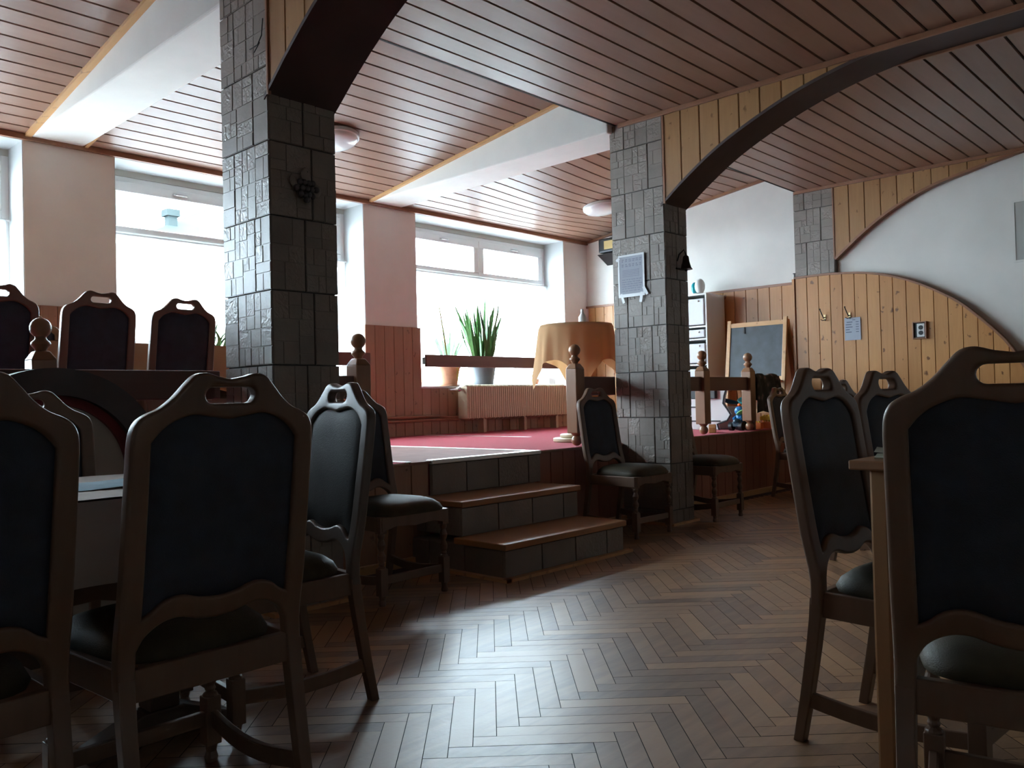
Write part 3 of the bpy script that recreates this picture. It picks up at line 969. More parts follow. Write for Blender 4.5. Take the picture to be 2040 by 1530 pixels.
def pan_curve(half, u):
    r = spline_pts(half, 6)
    return lerp(abs(u), [p[0] for p in r], [p[1] for p in r])
def frame_mesh():
    outer = [(-.2265, .40)] + [(-.222 - .0045 * (.915 - z) / .5, z) for z in (.5, .6, .7, .8, .87)] + sym(HALF_TOP)
    outer += [(.222 + .0045 * (.915 - z) / .5, z) for z in (.87, .8, .7, .6, .5)] + [(.2265, .40), (.187, .40)]
    low = sym(RAIL_LOW)
    outer += low[::-1] + [(-.187, .40)]
    outer = resample(outer, .03)
    t = sym(PAN_TOP); b = sym(PAN_BOT)
    hole = resample(t + b[::-1], .03)
    sl = []
    for k in range(9):
        a = -PI / 2 + PI * k / 8; sl.append((.043 + .018 * math.cos(a), 1.026 + .018 * math.sin(a)))
    for k in range(9):
        a = PI / 2 + PI * k / 8; sl.append((-.043 + .018 * math.cos(a), 1.026 + .018 * math.sin(a)))
    V, F = plate(outer, [hole, sl], .018, .009)
    me = bpy.data.meshes.new('back_frame')
    me.from_pydata([(u, vz(z) + t_, z) for u, z, t_ in V], [], F)
    bm = bmesh.new(); bm.from_mesh(me); bmesh.ops.recalc_face_normals(bm, faces=bm.faces); bm.to_mesh(me); bm.free()
    return me
def finish(me, name, mat, parent, ang=40):
    me.name = name
    me.materials.clear(); me.materials.append(mat)
    if 'tint' not in me.attributes: me.attributes.new('tint', 'FLOAT', 'FACE')
    me.attributes['tint'].data.foreach_set('value', [.5] * len(me.polygons))
    me.polygons.foreach_set('use_smooth', [True] * len(me.polygons))
    me.set_sharp_from_angle(angle=math.radians(ang))
    o = bpy.data.objects.new(name, me); C.objects.link(o); o.parent = parent
    return o
CHAIRS = 'carved-back upholstered dining chairs'
def make_chair():
    t = thing('dining_chair', '-', 'chair', group=CHAIRS)
    bf = finish(frame_mesh(), 'back_frame', M['walnut'], t)
    bf.modifiers.new('normals', 'WEIGHTED_NORMAL').keep_sharp = True
    q = MB(); nu, nz = 16, 18
    for sg in (-1, 1):
        vs = []; fs = []
        for i in range(nu + 1):
            u = -.181 + .362 * i / nu
            zb, zt = pan_curve(PAN_BOT, u) - .004, pan_curve(PAN_TOP, u) + .004
            for j in range(nz + 1):
                s = j / nz; z = zb + (zt - zb) * s
                e = (1 - abs(2 * i / nu - 1) ** 4) * (1 - abs(2 * s - 1) ** 6)
                vs.append((u, vz(z) + sg * (.003 + .013 * max(0, e) ** .5 * (1.2 if sg > 0 else .75)), z))
        for i in range(nu):
            for j in range(nz): fs.append((i * (nz + 1) + j, i * (nz + 1) + j + 1, (i + 1) * (nz + 1) + j + 1, (i + 1) * (nz + 1) + j))
        q.add(vs, fs)
    q.build('back_pad', M['pad'], t, smooth=60)
    # seat
    q = MB(); n = 40; rings = [(.0, .512), (.35, .510), (.62, .504), (.82, .490), (.94, .470), (1.0, .445), (.985, .434)]
    def edge(a):
        c, s = math.cos(a), math.sin(a)
        r = 1.0 / ((abs(c) ** 5 + abs(s) ** 5) ** .2)
        y = s * r; x = c * r
        return x * (.207 + .022 * y), .005 + y * .222
    vs = []; fs = []
    for rr, z in rings:
        for k in range(n):
            x, y = edge(2 * PI * k / n); vs.append((x * rr, .005 + (y - .005) * rr, z))
    for i in range(len(rings) - 1):
        for k in range(n): fs.append((i * n + k, i * n + (k + 1) % n, (i + 1) * n + (k + 1) % n, (i + 1) * n + k))
    fs.append(tuple(range((len(rings) - 1) * n, len(rings) * n)))
    q.add(vs, fs)
    q.build('seat', M['seat'], t, smooth=50)
    q = MB()
    for sg in (-1, 1):
        q.prism([(sg * .19, -.215), (sg * .212, -.215), (sg * .232, .20), (sg * .210, .20)], 'z', .365, .436)
    # curved front and rear rails
    fr = [(-.215, .365), (-.12, .385), (0, .375), (.12, .385), (.215, .365), (.215, .436), (-.215, .436)]
    q.prism(fr, 'y', .188, .212)
    q.box(-.195, .195, -.235, -.21, .365, .436)
    q.build('apron', M['walnut'], t, bevel=.003)
    for sg in (-1, 1):
        q = MB()
        x0 = sg * .213 if sg < 0 else sg * .213
        x, y = sg * .205, .188
        q.box(x - .021, x + .021, y - .021, y + .021, .355, .437)
        q.lathe([(.010, .195), (.016, .205), (.012, .214), (.019, .226), (.021, .245), (.014, .262), (.011, .272), (.017, .282), (.021, .30), (.016, .318), (.012, .328), (.018, .338), (.020, .348), (.014, .358)], x, y, 0, 14)
        q.box(x - .022, x + .022, y - .022, y + .022, .05, .185)
        q.lathe([(.016, 0), (.019, .012), (.014, .03), (.018, .05)], x, y, 0, 12)
        q.lathe([(.022, .184), (.020, .192), (.010, .198)], x, y, 0, 12)
        q.build('leg', M['walnut'], t, bevel=.003)
        q = MB(); vs = []; fs = []
        zz = [0, .06, .13, .2, .28, .36, .42]
        for z in zz:
            y = vz(z); w = .0155 + .003 * z / .42
            xo = sg * .2065
            vs += [(xo - w, y - w, z), (xo + w, y - w, z), (xo + w, y + w, z), (xo - w, y + w, z)]
        for i in range(len(zz) - 1):
            for j in range(4): fs.append((i * 4 + j, i * 4 + (j + 1) % 4, i * 4 + 4 + (j + 1) % 4, i * 4 + 4 + j))
        fs += [(3, 2, 1, 0), tuple(range(len(zz) * 4 - 4, len(zz) * 4))]
        q.add(vs, fs)
        q.build('leg', M['walnut'], t, bevel=.003)
        q = MB(); vs = []; fs = []; n = 8
        for i in range(n + 1):
            s = i / n; y = -.262 + (.17 + .262) * s
            z = .125 - .022 * math.sin(PI * s)
            x = sg * (.206 - .012 * math.sin(PI * s))
            vs += [(x - .010, y, z - .022), (x + .010, y, z - .022), (x + .010, y, z + .022), (x - .010, y, z + .022)]
        for i in range(n):
            for j in range(4): fs.append((i * 4 + j, i * 4 + (j + 1) % 4, i * 4 + 4 + (j + 1) % 4, i * 4 + 4 + j))
        q.add(vs, fs)
        q.build('stretcher', M['walnut'], t, bevel=.003)
    q = MB().box(-.186, .186, .178, .198, .105, .145)
    q.build('stretcher', M['walnut'], t, bevel=.003)
    return t
proto = make_chair()
def put_chair(x, y, deg, label, z=0.0, first=[True], mats=None, sc=1.0):
    if first[0]:
        c = proto; first[0] = False
    else:
        c = copy_tree(proto)
    c.location = (x, y, z); c.rotation_euler = (0, 0, math.radians(deg - 90)); c['label'] = label
    c.scale = (sc, sc, sc)
    if mats:
        for ch in c.children:
            base = ch.name.split('.')[0]
            if base in mats:
                ch.data = ch.data.copy(); ch.data.materials[0] = mats[base]
    return c
put_chair(.937, 2.09, 91.0, 'large carved chair seen from behind at the clothed table, beside the sheen-toned chair')
put_chair(.387, 2.086, 93.8, 'carved chair seen from behind at the clothed table, cut off by the picture edge')
put_chair(.962, 3.08, -97.6, 'carved chair on the far side of the clothed table, in front of the arched panel')
put_chair(1.463, 2.55, 175.4, 'carved chair with pale worn frame and grey back pad at the clothed table\'s end',
          mats={'back_frame': M['walnutlit'], 'back_pad': M['padlit']})
put_chair(2.765, 3.52, -90, 'carved chair against the platform beside the steps, mostly hidden by the sheen-toned chair')
put_chair(5.09, 3.632, -90.6, 'carved chair against the platform between the steps and the pillar with the notice')
put_chair(6.105, 3.60, -90, 'carved chair whose seat and front legs show from behind the pillar with the notice')
put_chair(7.86, 3.50, -92, 'small far carved chair against the platform below the orange toy blocks', sc=.985)
put_chair(2.0, .433, 10.9, 'very large dark carved chair, back turned, at the bare wooden table\'s near end')
put_chair(2.516, .786, -93.8, 'carved chair at the bare wooden table\'s corner, tall back fully in view')
put_chair(3.206, .844, -98.5, 'carved chair at the bare table, partly hidden by the very large dark chair')
put_chair(5.14, 1.78, -93, 'carved chair of which one shoulder shows between the two chairs at the bare table')
put_chair(1.37, 5.50, 96, 'platform chair, back turned, cut off by the picture edge beside the turned post', PF)
put_chair(1.926, 5.529, 95.8, 'platform chair, back turned, standing before the white pier beside the turned post', PF)
put_chair(2.482, 5.587, 94, 'platform chair, back turned, dark against the bright window beside the ornamented pillar', PF)
put_chair(1.99, 6.36, -90, 'platform chair on the table\'s far side, its crest behind the ball-topped post', PF)
put_chair(2.515, 6.32, -90, 'far-side platform chair hidden behind the chair before the white pier', PF)
put_chair(3.09, 6.32, -90, 'far-side platform chair hidden behind the chair dark against the window', PF)

# ------------------------------------------------------------------ tables
def drape(q, x0, x1, y0, y1, z, drop, amp=.012, corner=.16):
    """rectangular cloth: flat top and hanging sides with folds and longer corners"""
    n = 160; per = []
    w, h = x1 - x0, y1 - y0
    tot = 2 * (w + h)
    rings = 10; vs = []; fs = []
    for k in range(n):
        s = tot * k / n
        if s < w: p = (x0 + s, y0, 0, -1); e = min(s, w - s)
        elif s < w + h: p = (x1, y0 + s - w, 1, 0); e = min(s - w, w + h - s)
        elif s < 2 * w + h: p = (x1 - (s - w - h), y1, 0, 1); e = min(s - w - h, 2 * w + h - s)
        else: p = (x0, y1 - (s - 2 * w - h), -1, 0); e = min(s - 2 * w - h, tot - s)
        per.append((p, e, s))
    for j in range(rings + 1):
        t = j / rings
        for (p, e, s) in per:
            dr = drop + corner * max(0, 1 - e / .25)
            o = .008 + t * (.012 + amp * math.sin(s * 21) + amp * math.sin(s * 9.3 + 1))
            vs.append((p[0] + p[2] * o, p[1] + p[3] * o, z - dr * t - (0.004 if j == 0 else 0)))
    for j in range(rings):
        for k in range(n): fs.append((j * n + k, j * n + (k + 1) % n, (j + 1) * n + (k + 1) % n, (j + 1) * n + k))
    q.add(vs, fs)
    # top
    vs = [(x0 + w * i / 10, y0 + h * j / 6, z + .0015 * math.sin(i * 2.1 + j * 1.7)) for i in range(11) for j in range(7)]
    fs = [(i * 7 + j, i * 7 + j + 1, (i + 1) * 7 + j + 1, (i + 1) * 7 + j) for i in range(10) for j in range(6)]
    q.add(vs, fs)
t1 = thing('dining_table', 'dark pedestal-legged table under the cream cloth in the lower room', 'table', (.60, 2.45, 0))
MB().box(-.66, .66, -.34, .34, .745, .778).build('tabletop', M['table'], t1, bevel=.005)
for x in (-.51, .51):
    q = MB().box(x - .045, x + .045, .055, .145, .10, .745)
    q.prism([(x - .22, 0), (x - .22, .035), (x - .06, .10), (x + .06, .10), (x + .22, .035), (x + .22, 0), (x + .14, 0), (x + .09, .02), (x - .09, .02), (x - .14, 0)], 'y', .058, .142)
    q.build('leg', M['darkleg'], t1, bevel=.006)
MB().box(-.465, .465, .08, .12, .30, .37).build('stretcher', M['darkleg'], t1)
q = MB(); drape(q, -.09, 1.29, 2.08, 2.80, .790, .20, corner=.04)
tag(q.build('tablecloth', M['cloth'], smooth=60), 'cream tablecloth hanging over the table in the lower room', 'tablecloth')
q = MB(); vs = []; fs = []
for i in range(25):
    x = -.05 + 1.30 * i / 24
    for j, y in enumerate((2.30, 2.36, 2.44, 2.50, 2.55)):
        vs.append((x, y, .7945 + .003 * math.sin(x * 14 + j * 1.3) + (.004 if j in (1, 3) else 0)))
for i in range(24):
    for j in range(4): fs.append((i * 5 + j, i * 5 + j + 1, i * 5 + 6 + j, i * 5 + 5 + j))
q.add(vs, fs)
tag(q.build('table_runner', M['runner'], smooth=60), 'wrinkled blue runner lying across the cream tablecloth', 'table runner')

t2 = thing('dining_table', 'bare light wooden table at the picture edge with slim legs', 'table', (2.98, .40, 0))
X0, X1, Y0, Y1 = 2.124 - 2.98, 3.84 - 2.98, -.05 - .40, .847 - .40
MB().box(X0, X1, Y0, Y1, .803, .827).build('tabletop', M['table'], t2, bevel=.004)
q = MB().box(X0 + .065, X1 - .065, Y0 + .06, Y0 + .078, .71, .803).box(X0 + .065, X1 - .065, Y1 - .078, Y1 - .06, .71, .803)
q.box(X0 + .065, X0 + .083, Y0 + .06, Y1 - .06, .71, .803).box(X1 - .083, X1 - .065, Y0 + .06, Y1 - .06, .71, .803)
q.build('apron', M['table'], t2)
for x in (X0 + .037, X1 - .082):
    for y in (Y0 + .037, Y1 - .082):
        MB().box(x, x + .045, y, y + .045, 0, .803, rnd()).build('leg', M['tableleg'], t2, bevel=.007)
n_ = thing('menu_card', 'pale green folded paper lying at the bare table\'s corner', 'paper', (2.26, .775, .827), .3)
MB().box(-.06, .09, -.07, .05, 0, .004).build('paper_sheet', M['napkin'], n_)
MB().add([(-.06, -.07, .005), (.09, -.07, .005), (.09, .05, .022), (-.06, .05, .018)], [(0, 1, 2, 3)]).build('paper_flap', M['napkin'], n_)

t3 = thing('dining_table', 'long table under the tan cloth on the platform', 'table', (2.2, 6.15, PF))
MB().box(-1.15, 1.35, -.24, .28, .785, .818).build('tabletop', M['table'], t3)
for x in (-.55, .6):
    for y in (-.18, .20): MB().box(x - .03, x + .03, y - .03, y + .03, 0, .785).build('leg', M['darkleg'], t3)
q = MB(); drape(q, 1.02, 3.58, 5.885, 6.45, PF + .828, .30, .004)
tag(q.build('tablecloth', M['tan'], smooth=60), 'plain tan tablecloth on the platform table behind the row of chairs', 'tablecloth')

# tall round table with a square cloth
RX, RY = 5.62, 4.54
t4 = thing('pedestal_table', 'tall round table with pale stepped round foot beside the notice pillar', 'table', (RX, RY, PF))
MB().lathe([(.295, .965), (.305, .975), (.305, .99), (.295, .998)], n=40).build('tabletop', M['table'], t4, smooth=40)
MB().lathe([(.035, .04), (.03, .1), (.03, .9), (.06, .965)], n=16).build('column', M['black'], t4, smooth=40)
MB().lathe([(.21, 0), (.22, .01), (.22, .03), (.21, .036)], n=36).lathe([(.15, .036), (.16, .045), (.16, .06), (.15, .068)], n=36).build('foot', M['offwhite'], t4, smooth=40)
def round_cloth():
    q = MB(); n = 144; vs = []; fs = []
    R0 = .308; half = .62; rot = math.radians(93)
    rings = 14
    vs.append((0, 0, 1.003))
    for j in range(1, 5):
        for k in range(n):
            a = 2 * PI * k / n; vs.append((R0 * j / 4 * math.cos(a), R0 * j / 4 * math.sin(a), 1.003 - (.004 if j == 4 else 0)))
    for j in range(1, rings + 1):
        t = j / rings
        for k in range(n):
            a = 2 * PI * k / n; b = a - rot
            Lc = half / max(abs(math.cos(b)), abs(math.sin(b)))
            dr = (Lc - R0) * t
            cor = max(0.0, 1 - abs(((b / (PI / 2)) % 1) - .5) * 4.2)
            w = .05 * math.sin(9 * a + .6) + .022 * math.sin(17 * a + 2)
            rr = R0 + .012 + (dr * .9) * (.045 + w) + cor * .10 * dr
            vs.append((rr * math.cos(a), rr * math.sin(a), 1.000 - dr * .985))
    for k in range(n): fs.append((0, 1 + k, 1 + (k + 1) % n))
    for j in range(rings + 3):
        for k in range(n): fs.append((1 + j * n + k, 1 + j * n + (k + 1) % n, 1 + (j + 1) * n + (k + 1) % n, 1 + (j + 1) * n + k))
    q.add([(x + RX, y + RY, z + PF) for x, y, z in vs], fs)
    return q.build('tablecloth', M['glowtan'], smooth=70)
tag(round_cloth(), 'golden tan square cloth draped in pointed folds over the tall round table', 'tablecloth')
bt = thing('bottle', 'white plastic bottle standing on the tall round table', 'bottle', (5.74, 4.56, PF + 1.006))
MB().lathe([(.032, 0), (.036, .01), (.036, .07), (.016, .10), (.012, .115)], n=16).build('bottle_body', M['white'], bt, smooth=40)
MB().lathe([(.015, .112), (.015, .135), (.010, .14)], n=12).build('bottle_cap', M['white'], bt, smooth=40)

# ------------------------------------------------------------------ railings
def post_mesh():
    q = MB(); s = .052
    q.ball((0, 0, .045), .042)
    q.lathe([(.02, .075), (.035, .09), (.045, .1)], n=16)
    q.box(-s, s, -s, s, .1, .60)
    c = .03
    q.add([(-s, -s, .60), (s, -s, .60), (s, s, .60), (-s, s, .60), (-c, -c, .638), (c, -c, .638), (c, c, .638), (-c, c, .638)],
          [(0, 1, 5, 4), (1, 2, 6, 5), (2, 3, 7, 6), (3, 0, 4, 7), (4, 5, 6, 7)])
    q.lathe([(.022, .635), (.026, .648), (.04, .664), (.042, .676), (.026, .69), (.022, .70), (.03, .712)], n=18)
    q.ball((0, 0, .742), .046)
    return q
def railing(label, posts, rails, y=4.10):
    r = thing('railing', label, 'railing', ((posts + [rails[0][0]])[0], y, PF), group='platform railings')
    ox = r.location.x
    for x in posts:
        p = post_mesh()
        p.v = [(a + x - ox, b, c) for a, b, c in p.v]
        p.build('post', M['post'], r, smooth=35, bevel=.006)
    for a, b, z0, z1 in rails:
        MB().box(a - ox, b - ox, -.022, .022, z0 - PF, z1 - PF, rnd()).build('rail', M['darkrail'], r, bevel=.006)
railing('platform railing with one ball-topped post beside the ornamented pillar, above the arched panel', [1.28], [(-2.4, 2.12, 1.042, 1.187)])
railing('short platform railing between the ornamented pillar and the steps', [3.01], [(2.51, 3.0, 1.03, 1.165)])
railing('short platform railing between the steps and the notice pillar', [5.05], [(5.05, 5.54, 1.02, 1.168)])
railing('platform railing with two ball-topped posts in front of the toys and chalkboard', [6.93, 7.82], [(5.87, 7.83, 1.04, 1.172)])

# arched panel under the left railing
ap = thing('arched_panel', 'round-topped cream panel edged with dark brown and red bands below the railing', 'panel', (1.28, 3.99, 0))
def ring(q, r0, r1, y0, y1, zc, n=40):
    vs = []; fs = []
    prof = [(r0, y0), (r1, y0), (r1, y1), (r0, y1)]
    pts = [(1, -zc)] + [None] * 0
    A = [PI * i / n for i in range(n + 1)]
    path = [(1, 0, -zc + .0)] 
    secs = []
    secs.append(lambda r: (r, -zc))
    for a in A: secs.append(lambda r, a=a: (r * math.cos(a), r * math.sin(a)))
    secs.append(lambda r: (-r, -zc))
    for s in secs:
        for r, y in prof:
            x, z = s(r); vs.append((x, y, z + zc))
    for i in range(len(secs) - 1):
        for j in range(4): fs.append((i * 4 + j, i * 4 + (j + 1) % 4, i * 4 + 4 + (j + 1) % 4, i * 4 + 4 + j))
    q.add(vs, fs)
zc = .713
q = MB(); ring(q, .355, .473, -.07, .035, zc); q.build('outer_band', M['bandwood'], ap, smooth=40)
q = MB(); ring(q, .315, .356, -.03, .035, zc); q.build('inner_band', M['redlin'], ap, smooth=40)
q = MB()
q.prism([(.318, 0)] + [(.318 * math.cos(PI * i / 30), zc + .318 * math.sin(PI * i / 30)) for i in range(31)] + [(-.318, 0)], 'y', .0, .03)
q.build('back_panel', M['wallcream'], ap)

# ------------------------------------------------------------------ radiator and pipes
rad = thing('radiator', 'ivory ribbed cast iron radiator under the window with potted plants', 'radiator', (7.48, 7.02, PF))
q = MB(); n = 25
for i in range(n):
    x = -.85 + 1.70 * i / (n - 1)
    q.box(x - .032, x - .003, -.075, .075, .17, .535).box(x + .003, x + .032, -.075, .075, .17, .535)
    for z in (.17, .535):
        q.ball((x, 0, z), .026, .078, .026, 10, 6)
    q.box(x - .034, x + .034, -.03, .03, .19, .215).box(x - .034, x + .034, -.03, .03, .49, .515)
q.build('radiator_rib', M['offwhite'], rad, smooth=40)['kind'] = 'stuff'
for x in (-.58, .12, .72):
    MB().box(x - .022, x + .022, -.05, .05, 0, .165).build('foot', M['offwhite'], rad)
q = MB().tube([(-.99, 0, .505), (-.86, 0, .505)], .016).ball((-.93, 0, .505), .03).tube([(-.93, 0, .505), (-1.10, -.02, .50)], .012)
q.build('valve', M['chrome'], rad, smooth=40)
o = MB().tube([(5.2, 7.14, .835), (6.35, 7.14, .835), (6.45, 7.12, .815), (6.56, 7.06, .815)], .018, 8).tube([(5.2, 7.14, .795), (6.3, 7.14, .795), (6.56, 7.06, .79)], .018, 8).build('heating_pipe', M['trim'], smooth=40)
tag(o, 'pair of brown heating pipes running along the boarded pier to the radiator', 'pipe')

# ------------------------------------------------------------------ lamps
def lamp(x, y, label):
    z = zs(x, y)
    t = thing('ceiling_lamp', label, 'lamp', (x, y, z), group='round opal ceiling lamps')
    t.rotation_euler = (-math.atan(.134), 0, 0)
    MB().lathe([(.205, 0), (.222, -.01), (.222, -.04), (.212, -.046)], n=40).build('lamp_base', M['white'], t, smooth=40)
    q = MB(); prof = [(.212, -.044)] + [(.21 * math.cos(a), -.046 - .062 * math.sin(a)) for a in [PI / 2 * i / 8 for i in range(9)]]
    q.lathe(prof[:-1] + [(.002, -.108)], n=40).build('lamp_shade', M['lampglass'], t, smooth=60)
lamp(4.20, 6.02, 'round white ceiling lamp half hidden by the ornamented pillar')
lamp(7.86, 5.92, 'round white ceiling lamp half hidden by the pillar with the notice')

# ------------------------------------------------------------------ plants on the sills
def leaf(q, base, ang, length, lean, width, droop=0.0, n=9, twist=0.0):
    d = Vector((math.cos(ang), math.sin(ang), 0)); s = Vector((-d.y, d.x, 0))
    s = (s * math.cos(twist) + d * math.sin(twist))
    vs = []; fs = []
    for i in range(n + 1):
        t = i / n
        out = lean * t + droop * t * t
        p = Vector(base) + d * out * length + Vector((0, 0, length * (t * (1 - .25 * lean * t) - droop * t ** 3 * .8)))
        w = width * (.55 + .9 * t - 1.45 * t ** 2.6) if t < .999 else .0005
        w = max(w, .0006)
        nrm = Vector((0, 0, 0)) - d * .15 * w
        vs += [p - s * w, p + nrm, p + s * w]
    for i in range(n):
        for j in range(2): fs.append((i * 3 + j, i * 3 + j + 1, i * 3 + 4 + j, i * 3 + 3 + j))
    q.add(vs, fs)
def pot(t, r0, r1, h, mat, saucer=True, rim=.02):
    q = MB().lathe([(r0, .012), (r0 + (r1 - r0) * .82, h - rim * 2), (r1 + .004, h - rim * 2), (r1 + .006, h), (r1 - .012, h), (r1 - .016, h - .03), (.002, h - .035)], n=28)
    q.build('pot', mat, t, smooth=35)
    if saucer: MB().lathe([(r0 + .02, 0), (r0 + .035, .018), (r0 + .02, .02), (r0, .012)], n=28).build('saucer', mat, t, smooth=35)
p1 = thing('potted_plant', 'sparse long-leaved plant in a terracotta pot on the window sill', 'plant', (6.67, 7.33, ZS))
pot(p1, .10, .145, .25, M['terra'])
q = MB()
for a, l, ln, w in ((2.8, .46, .25, .026), (1.2, .56, .15, .026), (.2, .66, .28, .027), (4.2, .54, .2, .026), (5.2, .40, .3, .026), (3.6, .46, .35, .024), (.9, .50, .05, .027), (2.2, .66, .3, .024), (5.8, .46, .4, .023)):
    leaf(q, (.03 * math.cos(a), .03 * math.sin(a), .21), a, l, ln, w, 0.05, twist=a)
q.v = [(min(x, .21), min(y, .14), z) for x, y, z in q.v]
q.build('leaves', M['leaf'], p1, smooth=60)
q = MB(); leaf(q, (0, 0, .21), 2.6, 1.0, .10, .030, .03, twist=.6)
q.add([(-.012, -.13, .25), (.012, -.13, .25), (-.014, -.160, .20), (.014, -.160, .20), (-.010, -.150, .10), (.014, -.150, .10), (.004, -.130, .05)], [(0, 1, 3, 2), (2, 3, 5, 4), (4, 5, 6)])
q.v = [(x, min(y, .14), z) for x, y, z in q.v]
q.build('dry_leaf', M['leafdry'], p1, smooth=60)['label'] = 'yellow dry leaf'
p2 = thing('potted_plant', 'bushy sword-leaved plant in a dark grey pot on the window sill', 'plant', (7.21, 7.31, ZS))
pot(p2, .13, .175, .26, M['greypot'])
q = MB(); random.seed(21)
for i in range(54):
    a = rnd() * 6.283 if i % 3 else random.choice((0, PI)) + .5 * (rnd() - .5); rr = .10 * rnd() ** .5
    l = .42 + .50 * rnd()
    leaf(q, (rr * math.cos(a), rr * math.sin(a), .215), a, l, .05 + .36 * rnd() ** 1.5, .024 + .010 * rnd(), .06 * rnd(), twist=rnd() * 3)
for a, l, ln in ((3.3, 1.08, .18), (2.7, .92, .30), (.5, 1.02, .12), (1.4, .96, .15), (5.9, .60, .75), (.1, .62, .65)):
    leaf(q, (.05 * math.cos(a), .05 * math.sin(a), .215), a, l, ln, .026, .04, twist=rnd() * 3)
q.v = [(max(x, -.30), min(max(y, -.16), .155), z) for x, y, z in q.v]
q.build('leaves', M['leaf'], p2, smooth=60)
q = MB(); leaf(q, (.06, -.02, .22), -.15, .62, .9, .014, .25); leaf(q, (.05, -.05, .22), -.5, .50, .8, .012, .45); leaf(q, (-.05, 0, .22), 3.1, 1.15, .2, .016, .02)
q.v = [(max(x, -.28), min(max(y, -.16), .155), z) for x, y, z in q.v]
q.build('dry_leaf', M['leafdry'], p2, smooth=60)['label'] = 'yellowing leaf'
p3 = thing('potted_plant', 'tiny plant in a small terracotta pot on the sill beside the draped table', 'plant', (8.22, 7.36, ZS))
pot(p3, .04, .055, .09, M['terra'])
q = MB()
for i in range(16): leaf(q, (0, 0, .07), rnd() * 6.283, .10 + .08 * rnd(), .5, .012, .2, 5)
q.build('leaves', M['leaf'], p3, smooth=60)
p4 = thing('potted_plant', 'arching spider plant on the sill beside the ornamented pillar', 'plant', (3.78, 7.33, ZS))
pot(p4, .09, .12, .20, M['terra'])
q = MB()
for i in range(34): leaf(q, (0, 0, .17), rnd() * 6.283, .44 + .30 * rnd(), .35 + .4 * rnd(), .021, .35 * rnd())
q.v = [(x, min(max(y, -.17), .14), z) for x, y, z in q.v]
q.build('leaves', M['leaf'], p4, smooth=60)
bx = thing('box', 'small white box on the window sill behind the newel post', 'box', (8.52, 7.36, ZS))
MB().box(-.07, .07, -.05, .05, 0, .09).build('box_body', M['white'], bx, bevel=.004)
MB().box(-.072, .072, -.052, .052, .09, .10).build('lid', M['white'], bx, bevel=.003)

# ------------------------------------------------------------------ playthings and furniture on the platform
sh = thing('storage_tower', 'tall narrow white storage tower with frosted drawers by the end wall', 'shelf', (8.93, 5.26, PF))
q = MB()
q.box(-.22, .20, -.19, -.17, 0, 1.57).box(-.22, .20, .17, .19, 0, 1.57).box(.19, .20, -.17, .17, 0, 1.57)
for z in (0, .36, .72, 1.02, 1.17, 1.55): q.box(-.22, .19, -.17, .17, z, z + .02)
q.build('carcass', M['white'], sh, bevel=.003)
for z, h in ((.03, .29), (.39, .29), (.75, .23), (1.05, .095), (1.20, .31)):
    d = MB().box(-.232, .17, -.16, .16, z, z + h).build('drawer', M['bin'], sh, bevel=.01)
    MB().ball((-.238, -.09, z + h - .03), .012, n=8, m=5).build('knob', M['white'], d)
nl = thing('night_light', 'white rounded night light with teal side on the storage tower', 'lamp', (8.93, 5.30, PF + 1.57))
MB().lathe([(.085, 0), (.10, .01), (.10, .022), (.08, .03)], n=24).build('base', M['white'], nl, smooth=40)
MB().ball((0, -.02, .115), .07, .06, .092, 20, 12).build('shade', M['white'], nl, smooth=60)
MB().ball((-.0, .05, .10), .055, .04, .072, 16, 10).build('shell', M['teal'], nl, smooth=60)

ea = thing('easel', 'children\'s chalkboard easel with pale pine frame near the end wall', 'easel', (8.78, 4.485, PF))
def slant(q, y0, y1, z0, z1, dx0, dx1, w=.02, t=.016):
    """upright leaning back: x shift from dx0 at foot to dx1 at top"""
    q.add([(dx0 - t, y0, z0), (dx0 + t, y0, z0), (dx0 + t, y1, z0), (dx0 - t, y1, z0), (dx1 - t, y0, z1), (dx1 + t, y0, z1), (dx1 + t, y1, z1), (dx1 - t, y1, z1)],
          [(0, 1, 2, 3), (4, 5, 6, 7), (0, 1, 5, 4), (1, 2, 6, 5), (2, 3, 7, 6), (3, 0, 4, 7)])
def ex(z): return -.14 + .17 * z / 1.22
for y in (-.36, .32):
    q = MB(); slant(q, y, y + .045, 0, 1.22, ex(0), ex(1.22)); q.build('front_post', M['trimlight'], ea, bevel=.004)
    q = MB(); slant(q, y, y + .045, 0, 1.19, ex(1.19) + .26, ex(1.19) + .035); q.build('rear_post', M['trimlight'], ea, bevel=.004)
q = MB(); slant(q, -.315, .32, 1.135, 1.185, ex(1.135), ex(1.185), t=.013); slant(q, -.315, .32, .52, .56, ex(.52), ex(.56), t=.013); slant(q, -.315, .32, .16, .20, ex(.16), ex(.20), t=.013)
q.build('cross_rail', M['trimlight'], ea)
q = MB(); slant(q, -.315, .32, .56, 1.135, ex(.56), ex(1.135), t=.006); q.build('chalkboard', M['board'], ea)
q = MB().box(ex(.52) - .10, ex(.52) - .01, -.33, .34, .50, .515).build('tray', M['trimlight'], ea)
q = MB().add([(ex(1.06) - .02, .14, 1.06), (ex(1.06) - .02, .16, 1.06), (ex(1.13) - .02, .153, 1.135), (ex(1.13) - .02, .147, 1.135), (ex(1.06) - .01, .14, 1.06), (ex(1.06) - .01, .16, 1.06), (ex(1.13) - .01, .153, 1.135), (ex(1.13) - .01, .147, 1.135)],
             [(0, 1, 2, 3), (4, 5, 6, 7), (0, 1, 5, 4), (1, 2, 6, 5), (2, 3, 7, 6), (3, 0, 4, 7)]).build('clip', M['iron'], ea)
bxx = thing('cardboard_box', 'plain grey-brown box under the chalkboard, holding teal toys', 'box', (8.20, 4.48, PF))
